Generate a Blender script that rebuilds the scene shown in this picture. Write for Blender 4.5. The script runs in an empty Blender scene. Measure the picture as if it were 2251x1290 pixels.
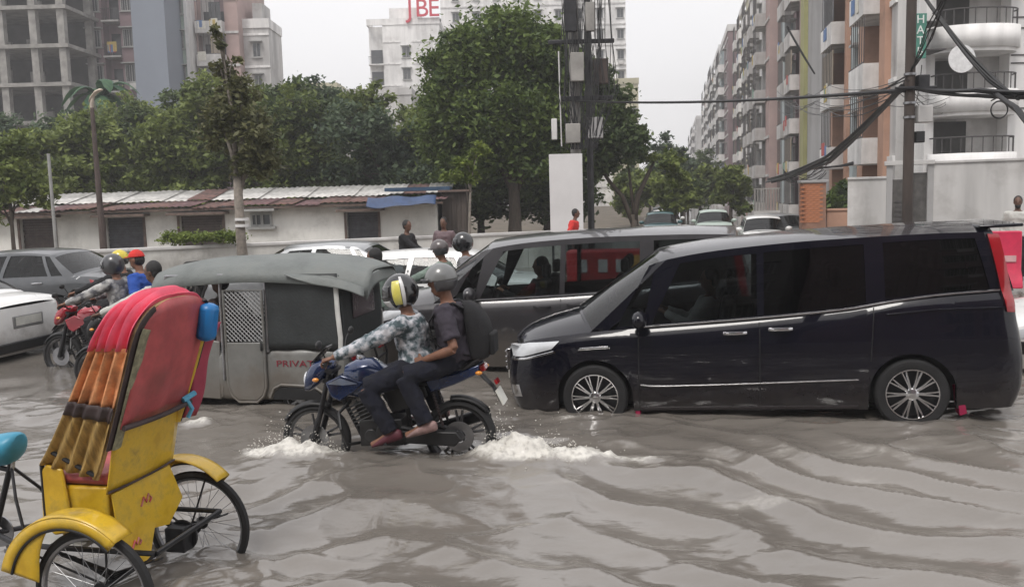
import bpy, bmesh, math, random
import numpy as np
from mathutils import Vector, Matrix, Euler
R = math.radians
rnd = random.Random(7)
SC = bpy.context.scene
COL = SC.collection

# ------------------------------------------------------------------ camera, sky, sun, exposure
cam = bpy.data.cameras.new('camera'); cam_ob = bpy.data.objects.new('camera', cam); COL.objects.link(cam_ob)
cam.sensor_width = 36.0; cam.lens = 1950.0/2251.0*36.0; cam.clip_start = 0.1; cam.clip_end = 3000
cam_ob.matrix_world = Matrix.Translation((0, 0, 2.1)) @ Matrix.Rotation(R(90-6.23), 4, 'X') @ Matrix.Rotation(R(-1.6), 4, 'Z')
SC.camera = cam_ob
SUN_EL, SUN_AZ = 58, 205          # degrees: height, compass bearing (clockwise from +Y)
world = bpy.data.worlds.new('World'); SC.world = world; world.use_nodes = True
nt = world.node_tree; nt.nodes.clear()
wo = nt.nodes.new('ShaderNodeOutputWorld'); sky = nt.nodes.new('ShaderNodeTexSky')
sky.sky_type = 'NISHITA'; sky.sun_disc = False; sky.sun_elevation = R(SUN_EL); sky.sun_rotation = R(SUN_AZ)
sky.dust_density = 4; sky.air_density = 1.5
b1 = nt.nodes.new('ShaderNodeBackground'); b1.inputs[1].default_value = 0.10
nt.links.new(sky.outputs[0], b1.inputs[0])
tc = nt.nodes.new('ShaderNodeTexCoord'); ns = nt.nodes.new('ShaderNodeTexNoise'); ns.inputs['Scale'].default_value = 2.2
ns.inputs['Detail'].default_value = 4
nt.links.new(tc.outputs['Generated'], ns.inputs['Vector'])
cr_ = nt.nodes.new('ShaderNodeValToRGB')
cr_.color_ramp.elements[0].position = .3; cr_.color_ramp.elements[0].color = (.86, .845, .855, 1)
cr_.color_ramp.elements[1].position = .7; cr_.color_ramp.elements[1].color = (.93, .915, .925, 1)
nt.links.new(ns.outputs[0], cr_.inputs[0])
b2 = nt.nodes.new('ShaderNodeBackground'); b2.inputs[1].default_value = 1.0
nt.links.new(cr_.outputs[0], b2.inputs[0])
mx = nt.nodes.new('ShaderNodeMixShader'); mx.inputs[0].default_value = .93     # the cloud deck over the blue
nt.links.new(b1.outputs[0], mx.inputs[1]); nt.links.new(b2.outputs[0], mx.inputs[2]); nt.links.new(mx.outputs[0], wo.inputs[0])
sl = bpy.data.lights.new('sun', 'SUN'); sl.energy = 1.5; sl.angle = R(20); sl.color = (1, .96, .91)
so = bpy.data.objects.new('sun', sl); COL.objects.link(so)
sd = Vector((math.sin(R(SUN_AZ))*math.cos(R(SUN_EL)), math.cos(R(SUN_AZ))*math.cos(R(SUN_EL)), math.sin(R(SUN_EL))))
so.rotation_euler = sd.to_track_quat('Z', 'Y').to_euler()
SC.view_settings.view_transform = 'Standard'; SC.view_settings.look = 'None'
SC.view_settings.exposure = 0.42; SC.view_settings.gamma = 1.0; SC.view_settings.use_curve_mapping = False
SC.render.engine = 'CYCLES'
try:
    SC.cycles.max_bounces = 8; SC.cycles.transparent_max_bounces = 16; SC.cycles.use_denoising = True
    SC.cycles.caustics_reflective = False; SC.cycles.caustics_refractive = False
except Exception: pass

# ------------------------------------------------------------------ materials
MATS = {}
def mat(name, col, rough=.6, metal=0., var=.12, scale=6., bump=0., bscale=60., coat=0., spec=.5, col2=None, stretch=None, detail=4, lo=.35, hi=.65, grime=0., gscale=3., mud=None):
    """Principled material: colour varied by noise in object space, optional fine relief."""
    if name in MATS: return MATS[name]
    m = bpy.data.materials.new(name); m.use_nodes = True; MATS[name] = m
    t = m.node_tree; p = t.nodes['Principled BSDF']
    p.inputs['Roughness'].default_value = rough; p.inputs['Metallic'].default_value = metal
    p.inputs['Coat Weight'].default_value = coat; p.inputs['Coat Roughness'].default_value = .04
    p.inputs['Specular IOR Level'].default_value = spec
    a = tuple(max(0, c*(1-var)) for c in col); b = col2 or tuple(min(1, c*(1+var)) for c in col)
    if var > 0 or col2:
        c = t.nodes.new('ShaderNodeTexCoord'); n = t.nodes.new('ShaderNodeTexNoise')
        n.inputs['Scale'].default_value = scale; n.inputs['Detail'].default_value = detail; n.inputs['Roughness'].default_value = .6
        src = c.outputs['Object']
        if stretch:
            mp = t.nodes.new('ShaderNodeMapping'); mp.inputs['Scale'].default_value = stretch
            t.links.new(src, mp.inputs[0]); src = mp.outputs[0]
        t.links.new(src, n.inputs['Vector'])
        r = t.nodes.new('ShaderNodeValToRGB')
        r.color_ramp.elements[0].position = lo; r.color_ramp.elements[0].color = (*a, 1)
        r.color_ramp.elements[1].position = hi; r.color_ramp.elements[1].color = (*b, 1)
        t.links.new(n.outputs[0], r.inputs[0]); t.links.new(r.outputs[0], p.inputs['Base Color'])
        mr = t.nodes.new('ShaderNodeMapRange'); mr.inputs['To Min'].default_value = max(0, rough-.08); mr.inputs['To Max'].default_value = min(1, rough+.1)
        t.links.new(n.outputs[0], mr.inputs[0]); t.links.new(mr.outputs[0], p.inputs['Roughness'])
    else:
        p.inputs['Base Color'].default_value = (*col, 1)
    def over(colour, fac_socket):
        mxn = t.nodes.new('ShaderNodeMix'); mxn.data_type = 'RGBA'; l = p.inputs['Base Color'].links
        if l: t.links.new(l[0].from_socket, mxn.inputs['A'])
        else: mxn.inputs['A'].default_value = (*col, 1)
        mxn.inputs['B'].default_value = (*colour, 1); t.links.new(fac_socket, mxn.inputs['Factor']); t.links.new(mxn.outputs['Result'], p.inputs['Base Color'])
    if grime or mud:
        cg = t.nodes.new('ShaderNodeTexCoord'); ng = t.nodes.new('ShaderNodeTexNoise'); ng.inputs['Scale'].default_value = gscale; ng.inputs['Detail'].default_value = 9; ng.inputs['Roughness'].default_value = .68
        t.links.new(cg.outputs['Object'], ng.inputs['Vector'])
    if grime:
        g = t.nodes.new('ShaderNodeMapRange'); g.inputs['From Min'].default_value = .50; g.inputs['From Max'].default_value = .66; g.inputs['To Max'].default_value = grime
        t.links.new(ng.outputs[0], g.inputs[0]); over((.085, .062, .042), g.outputs[0])
    if mud:                                                      # splashed mud: height of the band, strength
        sx = t.nodes.new('ShaderNodeSeparateXYZ'); t.links.new(cg.outputs['Object'], sx.inputs[0])
        ad = t.nodes.new('ShaderNodeMath'); ad.operation = 'MULTIPLY_ADD'; t.links.new(ng.outputs[0], ad.inputs[0]); ad.inputs[1].default_value = -.55; t.links.new(sx.outputs['Z'], ad.inputs[2])
        g2 = t.nodes.new('ShaderNodeMapRange'); g2.inputs['From Min'].default_value = mud[0]-.45; g2.inputs['From Max'].default_value = mud[0]-.12; g2.inputs['To Min'].default_value = mud[1]; g2.inputs['To Max'].default_value = 0
        t.links.new(ad.outputs[0], g2.inputs[0]); over((.15, .125, .10), g2.outputs[0])
    if bump > 0:
        c2 = t.nodes.new('ShaderNodeTexCoord'); n2 = t.nodes.new('ShaderNodeTexNoise'); n2.inputs['Scale'].default_value = bscale; n2.inputs['Detail'].default_value = 5
        t.links.new(c2.outputs['Object'], n2.inputs['Vector'])
        bp = t.nodes.new('ShaderNodeBump'); bp.inputs['Strength'].default_value = bump; bp.inputs['Distance'].default_value = .02
        t.links.new(n2.outputs[0], bp.inputs['Height']); t.links.new(bp.outputs[0], p.inputs['Normal'])
    return m
def glass(name, tint, refl=.9, rough=.02, ior=1.5):
    if name in MATS: return MATS[name]
    m = bpy.data.materials.new(name); m.use_nodes = True; MATS[name] = m
    t = m.node_tree; t.nodes.clear()
    o = t.nodes.new('ShaderNodeOutputMaterial'); tr = t.nodes.new('ShaderNodeBsdfTransparent'); gl = t.nodes.new('ShaderNodeBsdfGlossy')
    tr.inputs[0].default_value = (*tint, 1); gl.inputs[0].default_value = (refl, refl, refl, 1); gl.inputs['Roughness'].default_value = rough
    fr = t.nodes.new('ShaderNodeFresnel'); fr.inputs[0].default_value = ior; mx = t.nodes.new('ShaderNodeMixShader')
    t.links.new(fr.outputs[0], mx.inputs[0]); t.links.new(tr.outputs[0], mx.inputs[1]); t.links.new(gl.outputs[0], mx.inputs[2]); t.links.new(mx.outputs[0], o.inputs[0])
    return m
def blotch(name, c1, c2, c3, scale, rough=.85, bump=.3):
    """three-colour patches (camouflage cloth, stained plaster)"""
    if name in MATS: return MATS[name]
    m = mat(name, c1, rough, var=.0, bump=bump, bscale=90)
    t = m.node_tree; p = t.nodes['Principled BSDF']
    c = t.nodes.new('ShaderNodeTexCoord'); n = t.nodes.new('ShaderNodeTexNoise'); n.inputs['Scale'].default_value = scale; n.inputs['Detail'].default_value = 3
    t.links.new(c.outputs['Object'], n.inputs['Vector'])
    r = t.nodes.new('ShaderNodeValToRGB'); r.color_ramp.interpolation = 'EASE'
    e = r.color_ramp.elements; e[0].position = .40; e[0].color = (*c1, 1); e[1].position = .62; e[1].color = (*c3, 1)
    k = e.new(.5); k.color = (*c2, 1)
    t.links.new(n.outputs[0], r.inputs[0]); t.links.new(r.outputs[0], p.inputs['Base Color'])
    return m
def leafmat(name, dark, light, trans=.35):
    if name in MATS: return MATS[name]
    m = bpy.data.materials.new(name); m.use_nodes = True; MATS[name] = m
    t = m.node_tree; p = t.nodes['Principled BSDF']; p.inputs['Roughness'].default_value = .55; p.inputs['Specular IOR Level'].default_value = .3
    a = t.nodes.new('ShaderNodeAttribute'); a.attribute_name = 'tone'
    r = t.nodes.new('ShaderNodeValToRGB'); r.color_ramp.elements[0].color = (*dark, 1); r.color_ramp.elements[1].color = (*light, 1)
    t.links.new(a.outputs['Fac'], r.inputs[0]); t.links.new(r.outputs[0], p.inputs['Base Color'])
    tr = t.nodes.new('ShaderNodeBsdfTranslucent'); t.links.new(r.outputs[0], tr.inputs[0])
    mx = t.nodes.new('ShaderNodeMixShader'); mx.inputs[0].default_value = trans
    o = t.nodes['Material Output']
    t.links.new(p.outputs[0], mx.inputs[1]); t.links.new(tr.outputs[0], mx.inputs[2]); t.links.new(mx.outputs[0], o.inputs[0])
    return m

# ------------------------------------------------------------------ mesh builder
def V(*a): return Vector(a)
class MB:
    def __init__(s): s.v = []; s.f = []
    def add(s, vs, fs):
        o = len(s.v); s.v += [tuple(v) for v in vs]; s.f += [tuple(i+o for i in f) for f in fs]; return s
    def bx(s, x0, x1, y0, y1, z0, z1):
        return s.add([(x, y, z) for x in (x0, x1) for y in (y0, y1) for z in (z0, z1)],
                     [(0, 1, 3, 2), (4, 6, 7, 5), (0, 4, 5, 1), (2, 3, 7, 6), (0, 2, 6, 4), (1, 5, 7, 3)])
    def box(s, c, d, M=None):
        h = [x/2 for x in d]; c = Vector(c)
        vs = [Vector((x, y, z)) for x in (-h[0], h[0]) for y in (-h[1], h[1]) for z in (-h[2], h[2])]
        if M is not None: vs = [M @ v for v in vs]
        return s.add([c+v for v in vs], [(0, 1, 3, 2), (4, 6, 7, 5), (0, 4, 5, 1), (2, 3, 7, 6), (0, 2, 6, 4), (1, 5, 7, 3)])
    def loft(s, rings, cap=True, closed=True):
        n = len(rings[0]); o = len(s.v)
        for r in rings: s.v += [tuple(p) for p in r]
        for i in range(len(rings)-1):
            for j in range(n if closed else n-1):
                k = (j+1) % n
                s.f.append((o+i*n+j, o+i*n+k, o+(i+1)*n+k, o+(i+1)*n+j))
        if cap and closed:
            s.f.append(tuple(o+j for j in reversed(range(n)))); s.f.append(tuple(o+(len(rings)-1)*n+j for j in range(n)))
        return s
    def grid(s, P): return s.loft(P, cap=False, closed=False)
    def tube(s, pts, r, n=8, cap=True, loop=False, ref=None, ell=(1, 1)):
        pts = [Vector(p) for p in pts]; m = len(pts)
        rs = r if isinstance(r, (list, tuple)) else [r]*m
        rings = []; up = None
        for i, p in enumerate(pts):
            if loop: t = pts[(i+1) % m]-pts[i-1]
            else: t = pts[min(i+1, m-1)]-pts[max(i-1, 0)]
            if t.length < 1e-9: t = Vector((0, 0, 1))
            t.normalize()
            if up is None or ref is not None:
                a = Vector(ref) if ref is not None else (Vector((0, 0, 1)) if abs(t.z) < .9 else Vector((1, 0, 0)))
                if abs(a.dot(t)) > .98: a = Vector((1, 0, 0)) if abs(t.x) < .9 else Vector((0, 1, 0))
                up = a
            up = (up-t*up.dot(t)); up.normalize(); sd_ = t.cross(up)
            rings.append([p+up*(rs[i]*ell[0]*math.cos(q))+sd_*(rs[i]*ell[1]*math.sin(q)) for q in [2*math.pi*k/n for k in range(n)]])
        if loop: rings.append(rings[0]); return s.loft(rings, cap=False)
        return s.loft(rings, cap=cap)
    def cyl(s, p0, p1, r0, r1=None, n=12): return s.tube([p0, p1], [r0, r0 if r1 is None else r1], n)
    def lathe(s, prof, c, axis='y', n=32, loop=False):
        """prof: (radius, along-axis) pairs"""
        rings = []
        pr = list(prof)+([prof[0]] if loop else [])
        for (r, h) in pr:
            ring = []
            for k in range(n):
                a = 2*math.pi*k/n; u, w = r*math.cos(a), r*math.sin(a)
                q = {'y': (u, h, w), 'x': (h, u, w), 'z': (u, w, h)}[axis]
                ring.append((c[0]+q[0], c[1]+q[1], c[2]+q[2]))
            rings.append(ring)
        return s.loft(rings, cap=not loop and abs(pr[0][0]) > 1e-6)
    def ell(s, c, r, M=None, nu=16, nv=10):
        rings = []; c = Vector(c)
        for i in range(nv+1):
            th = -math.pi/2+math.pi*i/nv; q = max(.02, math.cos(th))
            ring = [Vector((r[0]*q*math.cos(2*math.pi*k/nu), r[1]*q*math.sin(2*math.pi*k/nu), r[2]*math.sin(th))) for k in range(nu)]
            rings.append([c+(M @ p if M is not None else p) for p in ring])
        return s.loft(rings)
    def prism(s, poly, lo, hi, axis='y'):
        """polygon in the plane across axis, extruded lo..hi"""
        f = {'y': lambda a, b, h: (a, h, b), 'x': lambda a, b, h: (h, a, b), 'z': lambda a, b, h: (a, b, h)}[axis]
        return s.loft([[f(a, b, lo) for a, b in poly], [f(a, b, hi) for a, b in poly]])
    def mesh(s, name, smooth=True, sharp=38):
        me = bpy.data.meshes.new(name); me.from_pydata(s.v, [], s.f); me.validate()
        bm = bmesh.new(); bm.from_mesh(me); bmesh.ops.recalc_face_normals(bm, faces=bm.faces); bm.to_mesh(me); bm.free()
        if smooth:
            me.polygons.foreach_set('use_smooth', [True]*len(me.polygons))
            if sharp: me.set_sharp_from_angle(angle=R(sharp))
        return me
    def build(s, name, m, parent=None, smooth=True, sharp=38, bevel=0, sub=0, solid=0, off=0, loc=None, rot=None):
        o = bpy.data.objects.new(name, s.mesh(name, smooth, sharp)); COL.objects.link(o)
        if m is not None: o.data.materials.append(m)
        if parent is not None: o.parent = parent
        if loc is not None: o.location = loc
        if rot is not None: o.rotation_euler = rot
        if solid: q = o.modifiers.new('solid', 'SOLIDIFY'); q.thickness = solid; q.offset = off
        if bevel: q = o.modifiers.new('bevel', 'BEVEL'); q.width = bevel; q.segments = 2; q.limit_method = 'ANGLE'; q.angle_limit = R(40)
        if sub: q = o.modifiers.new('sub', 'SUBSURF'); q.levels = sub; q.render_levels = sub
        return o
def empty(name, label, cat, loc=(0, 0, 0), rz=0., group=None, rx=0., ry=0.):
    o = bpy.data.objects.new(name, None); COL.objects.link(o); o.location = loc; o.rotation_euler = (R(rx), R(ry), R(rz))
    o.empty_display_size = .2
    return tag(o, label, cat, group)
def tag(o, label, cat, group=None):
    o['label'] = label; o['category'] = cat
    if group: o['group'] = group
    return o
def struct(o, kind='structure', label=None):
    o['kind'] = kind
    if label: o['label'] = label
    return o
def inst(name, me, parent=None, loc=(0, 0, 0), rot=(0, 0, 0), scale=None, m=None):
    o = bpy.data.objects.new(name, me); COL.objects.link(o); o.parent = parent; o.location = loc; o.rotation_euler = rot
    if scale: o.scale = scale
    return o
def text_obj(name, body, size, m, parent=None, loc=(0, 0, 0), rot=(0, 0, 0), ext=.004, ax='CENTER'):
    c = bpy.data.curves.new(name, 'FONT'); c.body = body; c.size = size; c.extrude = ext; c.align_x = ax; c.align_y = 'CENTER'
    t = bpy.data.objects.new(name, c); COL.objects.link(t)
    dg = bpy.context.evaluated_depsgraph_get(); me = bpy.data.meshes.new_from_object(t.evaluated_get(dg))
    bpy.data.objects.remove(t); me.materials.clear(); me.materials.append(m)
    o = bpy.data.objects.new(name, me); COL.objects.link(o); o.parent = parent; o.location = loc; o.rotation_euler = rot
    return o
def itp(tab, x):
    """smooth interpolation through a table of (x, value)"""
    if x <= tab[0][0]: return tab[0][1]
    if x >= tab[-1][0]: return tab[-1][1]
    for i in range(len(tab)-1):
        if tab[i][0] <= x <= tab[i+1][0]:
            x0, y0 = tab[i]; x1, y1 = tab[i+1]; h = x1-x0
            if h < 1e-9: return y1
            d = (y1-y0)/h
            def sl(k):
                if k <= 0 or k >= len(tab)-1: return None
                a = (tab[k][1]-tab[k-1][1])/max(1e-9, tab[k][0]-tab[k-1][0]); b = (tab[k+1][1]-tab[k][1])/max(1e-9, tab[k+1][0]-tab[k][0])
                return 0. if a*b <= 0 else 2*a*b/(a+b)
            m0 = sl(i); m1 = sl(i+1); m0 = d if m0 is None else m0; m1 = d if m1 is None else m1
            t = (x-x0)/h
            return y0*(2*t**3-3*t*t+1)+h*m0*(t**3-2*t*t+t)+y1*(-2*t**3+3*t*t)+h*m1*(t**3-t*t)
def lerp(a, b, t): return a+(b-a)*t

# lattice noise on numpy arrays
_lat = np.random.RandomState(11).rand(256, 256)
def nz(x, y):
    xi = np.floor(x).astype(int); yi = np.floor(y).astype(int); fx = x-xi; fy = y-yi
    fx = fx*fx*(3-2*fx); fy = fy*fy*(3-2*fy); g = lambda a, b: _lat[a % 256, b % 256]
    return (g(xi, yi)*(1-fx)+g(xi+1, yi)*fx)*(1-fy)+(g(xi, yi+1)*(1-fx)+g(xi+1, yi+1)*fx)*fy
def fbm(x, y, o=4):
    r = 0.; a = 1.; s = 0.
    for k in range(o): r = r+a*nz(x*2**k+17.3*k, y*2**k+5.1*k); s += a; a *= .5
    return r/s

M_BLACK = mat('black_plastic', (.012, .012, .013), .45, var=.3)
M_RUB = mat('rubber', (.014, .014, .015), .75, var=.3, bump=.2)
M_CHR = mat('chrome', (.62, .62, .63), .16, 1., var=.08)
M_STEEL = mat('steel', (.30, .30, .31), .38, 1., var=.2)
M_DSTEEL = mat('dark_metal', (.035, .035, .038), .42, .6, var=.3)
M_RED = mat('red_lens', (.30, .004, .010), .12, var=.1, coat=1)
M_AMB = mat('amber_lens', (.7, .25, .01), .2, var=.1, coat=1)
M_LENS = mat('clear_lens', (.62, .64, .67), .1, var=.1, coat=1)
M_SEAT = mat('black_seat', (.014, .014, .016), .55, var=.3, bump=.15)
M_INT = mat('car_interior', (.02, .02, .022), .8, var=.3)
M_SKIN = mat('skin', (.20, .095, .058), .5, var=.14, scale=14)
M_SKIN2 = mat('skin_deep', (.12, .058, .036), .5, var=.14, scale=14)
M_HAIR = mat('hair', (.008, .007, .007), .55, var=.3, bump=.5, bscale=140)
M_PLATE = mat('number_plate', (.6, .6, .56), .5)

# ------------------------------------------------------------------ ground, land and flood water
MB().grid([[(-1500, -300, -.32), (1500, -300, -.32)], [(-1500, 2200, -.32), (1500, 2200, -.32)]]).build('ground', mat('ground_mud', (.16, .14, .12), .9, scale=.4))
struct(bpy.data.objects['ground'])
M_LAND = mat('packed_earth', (.13, .11, .085), .95, var=.3, scale=.8, bump=.4, bscale=8)
def land(name, poly, z, m=M_LAND):
    o = MB().prism(poly, -.31, z, 'z').build(name, m, smooth=False); return struct(o)
land('verge', [(-140, 10), (-16.3, 20.9), (2.6, 27.2), (6.5, 28.5), (6.0, 34), (16, 90), (30, 160), (60, 320), (-140, 320)], .16)
land('right_verge', [(60, 20), (12.0, 24), (11.2, 30.4), (13.3, 30.5), (18.2, 50), (29, 110), (65, 320), (400, 320), (400, 20)], .14, mat('wet_concrete_ground', (.2, .19, .175), .7, var=.25, scale=1.5))

def water():
    fx = np.arange(-5.7, 6.71, .03); fy = np.arange(2.6, 9.7, .028)
    xs = np.concatenate([[-400, -150, -60, -30, -20], np.arange(-15, -5.75, .35), fx, np.arange(6.9, 15, .35), [20, 30, 60, 150, 400]])
    ys = np.concatenate([[-60, -20, -5, 0, 1.5], fy, np.arange(9.75, 30, .16), np.array([32, 36, 42, 50, 64, 90, 130, 200, 330])])
    X, Y = np.meshgrid(xs, ys)
    wx = X+.5*(fbm(X*.9+3, Y*.9)-.5); wy = Y+.5*(fbm(X*.9+40, Y*.9+9)-.5)
    near = np.clip((14-Y)/4, 0, 1)*np.clip((13-np.abs(X))/4, 0, 1)*np.clip((Y-1.5)/1, 0, 1)
    far = np.clip((29-Y)/3, 0, 1)*np.clip((14-np.abs(X))/2, 0, 1)
    n1 = fbm(wx*1.1, wy*1.9, 3); ridge = 1-np.abs(2*fbm(wx*1.05+7, wy*1.35+2, 3)-1)*2.2
    h = .040*(n1-.5)+.020*ridge**2*np.sign(ridge)
    # trailing wake to the right of the motorcycle, running diagonally toward the camera
    d1 = wx*.66+wy*.75; e1 = np.clip((X+.1)/1.1, 0, 1)*np.clip((7.4-Y)/.5, 0, 1)*np.clip((Y-3.0)/1., 0, 1)
    a1 = .45+.9*fbm(X*.8+11, Y*.8, 2)
    h = h*(1-.45*e1)
    h += e1*a1*.025*(1-np.abs(np.sin(math.pi*d1/.58+2.2*(fbm(X*.6, Y*.6+60, 2)-.5)*3))*1.6)
    # curls left of it, running across
    e2 = np.clip((.6-X)/1., 0, 1)*np.clip((6.9-Y)/.5, 0, 1)*np.clip((X+3.4)/.6, 0, 1)
    h += e2*.014*(1-np.abs(np.sin(math.pi*(wy*.97-wx*.2+.6*np.sin(wx*1.4))/.55))*1.6)
    # shivers round the three-wheeled cycle
    rr = np.hypot(X+2.0, Y-5.0); h += .006*np.sin(rr*26+3*fbm(X*3, Y*3, 2))*np.exp(-(rr/.9)**2)
    calm = np.clip((fbm(X*.55+21, Y*.8+4, 3)-.42)*5, 0, 1)
    n2 = 1-np.abs(2*fbm(wx*4.2+3, wy*7.5, 3)-1); h += (.004+.016*calm)*(n2-.6)
    n5 = 1-np.abs(2*fbm(wx*9+13, wy*15, 2)-1); h += (.001+.006*calm)*(n5-.6)
    h *= 1.7*np.maximum(near, .42*far)
    # heaped, broken water at the motorcycle's wheels
    def heap(cx, cy, ax, ay, amp, ang=0):
        u = (X-cx)*math.cos(ang)+(Y-cy)*math.sin(ang); v = -(X-cx)*math.sin(ang)+(Y-cy)*math.cos(ang)
        return np.exp(-((u/ax)**2+(v/ay)**2))
    s1 = 1.1*heap(-1.96, 7.20, .30, .22, 1)+.8*heap(-1.55, 7.12, .26, .14, 1)
    s2 = heap(-.10, 6.99, .24, .14, 1)+.75*heap(.28, 6.92, .40, .13, 1)+.42*heap(.85, 6.85, .5, .10, 1)+.25*heap(1.6, 6.7, .5, .09, 1)
    s3 = heap(-.95, 6.85, .75, .12, .5)*.55
    s4 = heap(-3.03, 8.35, .14, .10, .5)+.5*heap(.55, 8.15, .25, .06, 1)
    rough_ = fbm(X*6.5, Y*11+33, 5); sharp_ = 1-np.abs(2*fbm(X*6+5, Y*6, 3)-1)
    h += s1*(.06+.34*(rough_-.33)*sharp_)+s2*(.06+.36*(rough_-.35)*sharp_)+s3*.06*rough_+s4*.12*rough_
    f = np.clip(1.25*(s1+s2*1.1)+.55*s3+1.1*s4, 0, 1.4)
    foam = np.clip((f*(.25+1.2*fbm(X*6+60, Y*10, 4))-.30)*2.4, 0, 1)
    st = np.clip((fbm(wx*1.2+90, wy*5.2, 4)-.61)*6, 0, 1)*np.clip((X+.3)/1, 0, 1)*np.clip((7.5-Y)/.5, 0, 1)*np.clip((Y-5.2)/.8, 0, 1)
    foam = np.maximum(foam, .25*st)
    tq = np.clip((7.0-Y)/1.8, 0, 1); h -= .10*tq*tq*(3-2*tq)
    ny, nx = X.shape
    co = np.stack([X, Y, h], -1).reshape(-1, 3)
    i = np.arange(nx-1)[None, :]+nx*np.arange(ny-1)[:, None]
    q = np.stack([i, i+1, i+1+nx, i+nx], -1).reshape(-1, 4)
    me = bpy.data.meshes.new('flood_water'); me.vertices.add(len(co)); me.vertices.foreach_set('co', co.ravel())
    me.loops.add(q.size); me.loops.foreach_set('vertex_index', q.ravel()); me.polygons.add(len(q))
    me.polygons.foreach_set('loop_start', np.arange(0, q.size, 4)); me.polygons.foreach_set('use_smooth', np.ones(len(q), bool)); me.update(calc_edges=True)
    at = me.attributes.new('foam', 'FLOAT', 'POINT'); at.data.foreach_set('value', foam.ravel())
    o = bpy.data.objects.new('flood_water', me); COL.objects.link(o); struct(o)
    m = bpy.data.materials.new('muddy_water'); m.use_nodes = True; t = m.node_tree; p = t.nodes['Principled BSDF']
    c = t.nodes.new('ShaderNodeTexCoord'); n = t.nodes.new('ShaderNodeTexNoise'); n.inputs['Scale'].default_value = .5; n.inputs['Detail'].default_value = 4
    t.links.new(c.outputs['Object'], n.inputs['Vector'])
    r = t.nodes.new('ShaderNodeValToRGB'); r.color_ramp.elements[0].position = .3; r.color_ramp.elements[1].position = .7
    r.color_ramp.elements[0].color = (.150, .135, .119, 1); r.color_ramp.elements[1].color = (.205, .187, .167, 1)
    t.links.new(n.outputs[0], r.inputs[0])
    a = t.nodes.new('ShaderNodeAttribute'); a.attribute_name = 'foam'
    n3 = t.nodes.new('ShaderNodeTexNoise'); n3.inputs['Scale'].default_value = 24; n3.inputs['Detail'].default_value = 5; t.links.new(c.outputs['Object'], n3.inputs['Vector'])
    ms = t.nodes.new('ShaderNodeMath'); ms.operation = 'MULTIPLY_ADD'; t.links.new(n3.outputs[0], ms.inputs[0]); ms.inputs[1].default_value = 1.1; ms.inputs[2].default_value = -.08
    mf = t.nodes.new('ShaderNodeMath'); mf.operation = 'MULTIPLY'; mf.use_clamp = True; t.links.new(a.outputs['Fac'], mf.inputs[0]); t.links.new(ms.outputs[0], mf.inputs[1])
    mf2 = t.nodes.new('ShaderNodeMath'); mf2.operation = 'MULTIPLY'; mf2.use_clamp = True; t.links.new(mf.outputs[0], mf2.inputs[0]); mf2.inputs[1].default_value = 1.9
    mxc = t.nodes.new('ShaderNodeMix'); mxc.data_type = 'RGBA'
    t.links.new(mf2.outputs[0], mxc.inputs['Factor']); t.links.new(r.outputs[0], mxc.inputs['A']); mxc.inputs['B'].default_value = (.66, .64, .59, 1)
    t.links.new(mxc.outputs['Result'], p.inputs['Base Color'])
    mr = t.nodes.new('ShaderNodeMapRange'); mr.inputs['To Min'].default_value = .02; mr.inputs['To Max'].default_value = .65
    t.links.new(mf2.outputs[0], mr.inputs[0]); t.links.new(mr.outputs[0], p.inputs['Roughness'])
    p.inputs['IOR'].default_value = 1.9
    mp = t.nodes.new('ShaderNodeMapping'); mp.inputs['Scale'].default_value = (1, 1.9, 1); t.links.new(c.outputs['Object'], mp.inputs[0])
    n4 = t.nodes.new('ShaderNodeTexNoise'); n4.inputs['Scale'].default_value = 10; n4.inputs['Detail'].default_value = 5; n4.inputs['Roughness'].default_value = .55; t.links.new(mp.outputs[0], n4.inputs['Vector'])
    bp = t.nodes.new('ShaderNodeBump'); bp.inputs['Strength'].default_value = .13; bp.inputs['Distance'].default_value = .03
    t.links.new(n4.outputs[0], bp.inputs['Height']); t.links.new(bp.outputs[0], p.inputs['Normal'])
    me.materials.append(m)
water()

M_FOAM = mat('foam_drops', (.66, .64, .59), .35, var=.1)
def splash(name, label, spots, n, seed):
    rg = random.Random(seed); b = MB()
    ico = [(0, 0, 1), (.89, 0, .45), (.28, .85, .45), (-.72, .53, .45), (-.72, -.53, .45), (.28, -.85, .45), (.72, .53, -.45), (-.28, .85, -.45), (-.89, 0, -.45), (-.28, -.85, -.45), (.72, -.53, -.45), (0, 0, -1)]
    fc = [(0, 1, 2), (0, 2, 3), (0, 3, 4), (0, 4, 5), (0, 5, 1), (1, 6, 2), (2, 7, 3), (3, 8, 4), (4, 9, 5), (5, 10, 1), (6, 7, 2), (7, 8, 3), (8, 9, 4), (9, 10, 5), (10, 6, 1), (11, 7, 6), (11, 8, 7), (11, 9, 8), (11, 10, 9), (11, 6, 10)]
    for k in range(n):
        cx, cy, ax, ay, az = rg.choice(spots)
        u = rg.gauss(0, .55); v = rg.gauss(0, .55); w = abs(rg.gauss(0, .5))*math.exp(-1.5*(u*u+v*v))
        r = rg.choice([.0016, .002, .002, .0025, .003, .003, .004, .005]); st = rg.uniform(.8, 2.2)
        b.add([(cx+ax*u+q[0]*r*st, cy+ay*v+q[1]*r, .02+az*w+q[2]*r) for q in ico], fc)
    o = b.build(name, M_FOAM); struct(o, 'stuff', label); return o
splash('splash_drops', 'white water drops thrown up at the blue motorcycle front wheel', [(-1.95, 7.2, .30, .18, .34), (-1.6, 7.1, .24, .1, .22)], 1100, 3)
splash('splash_drops', 'white water drops thrown up behind the blue motorcycle rear wheel', [(-.12, 6.98, .22, .12, .42), (.25, 6.92, .42, .14, .26)], 1300, 4)

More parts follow.
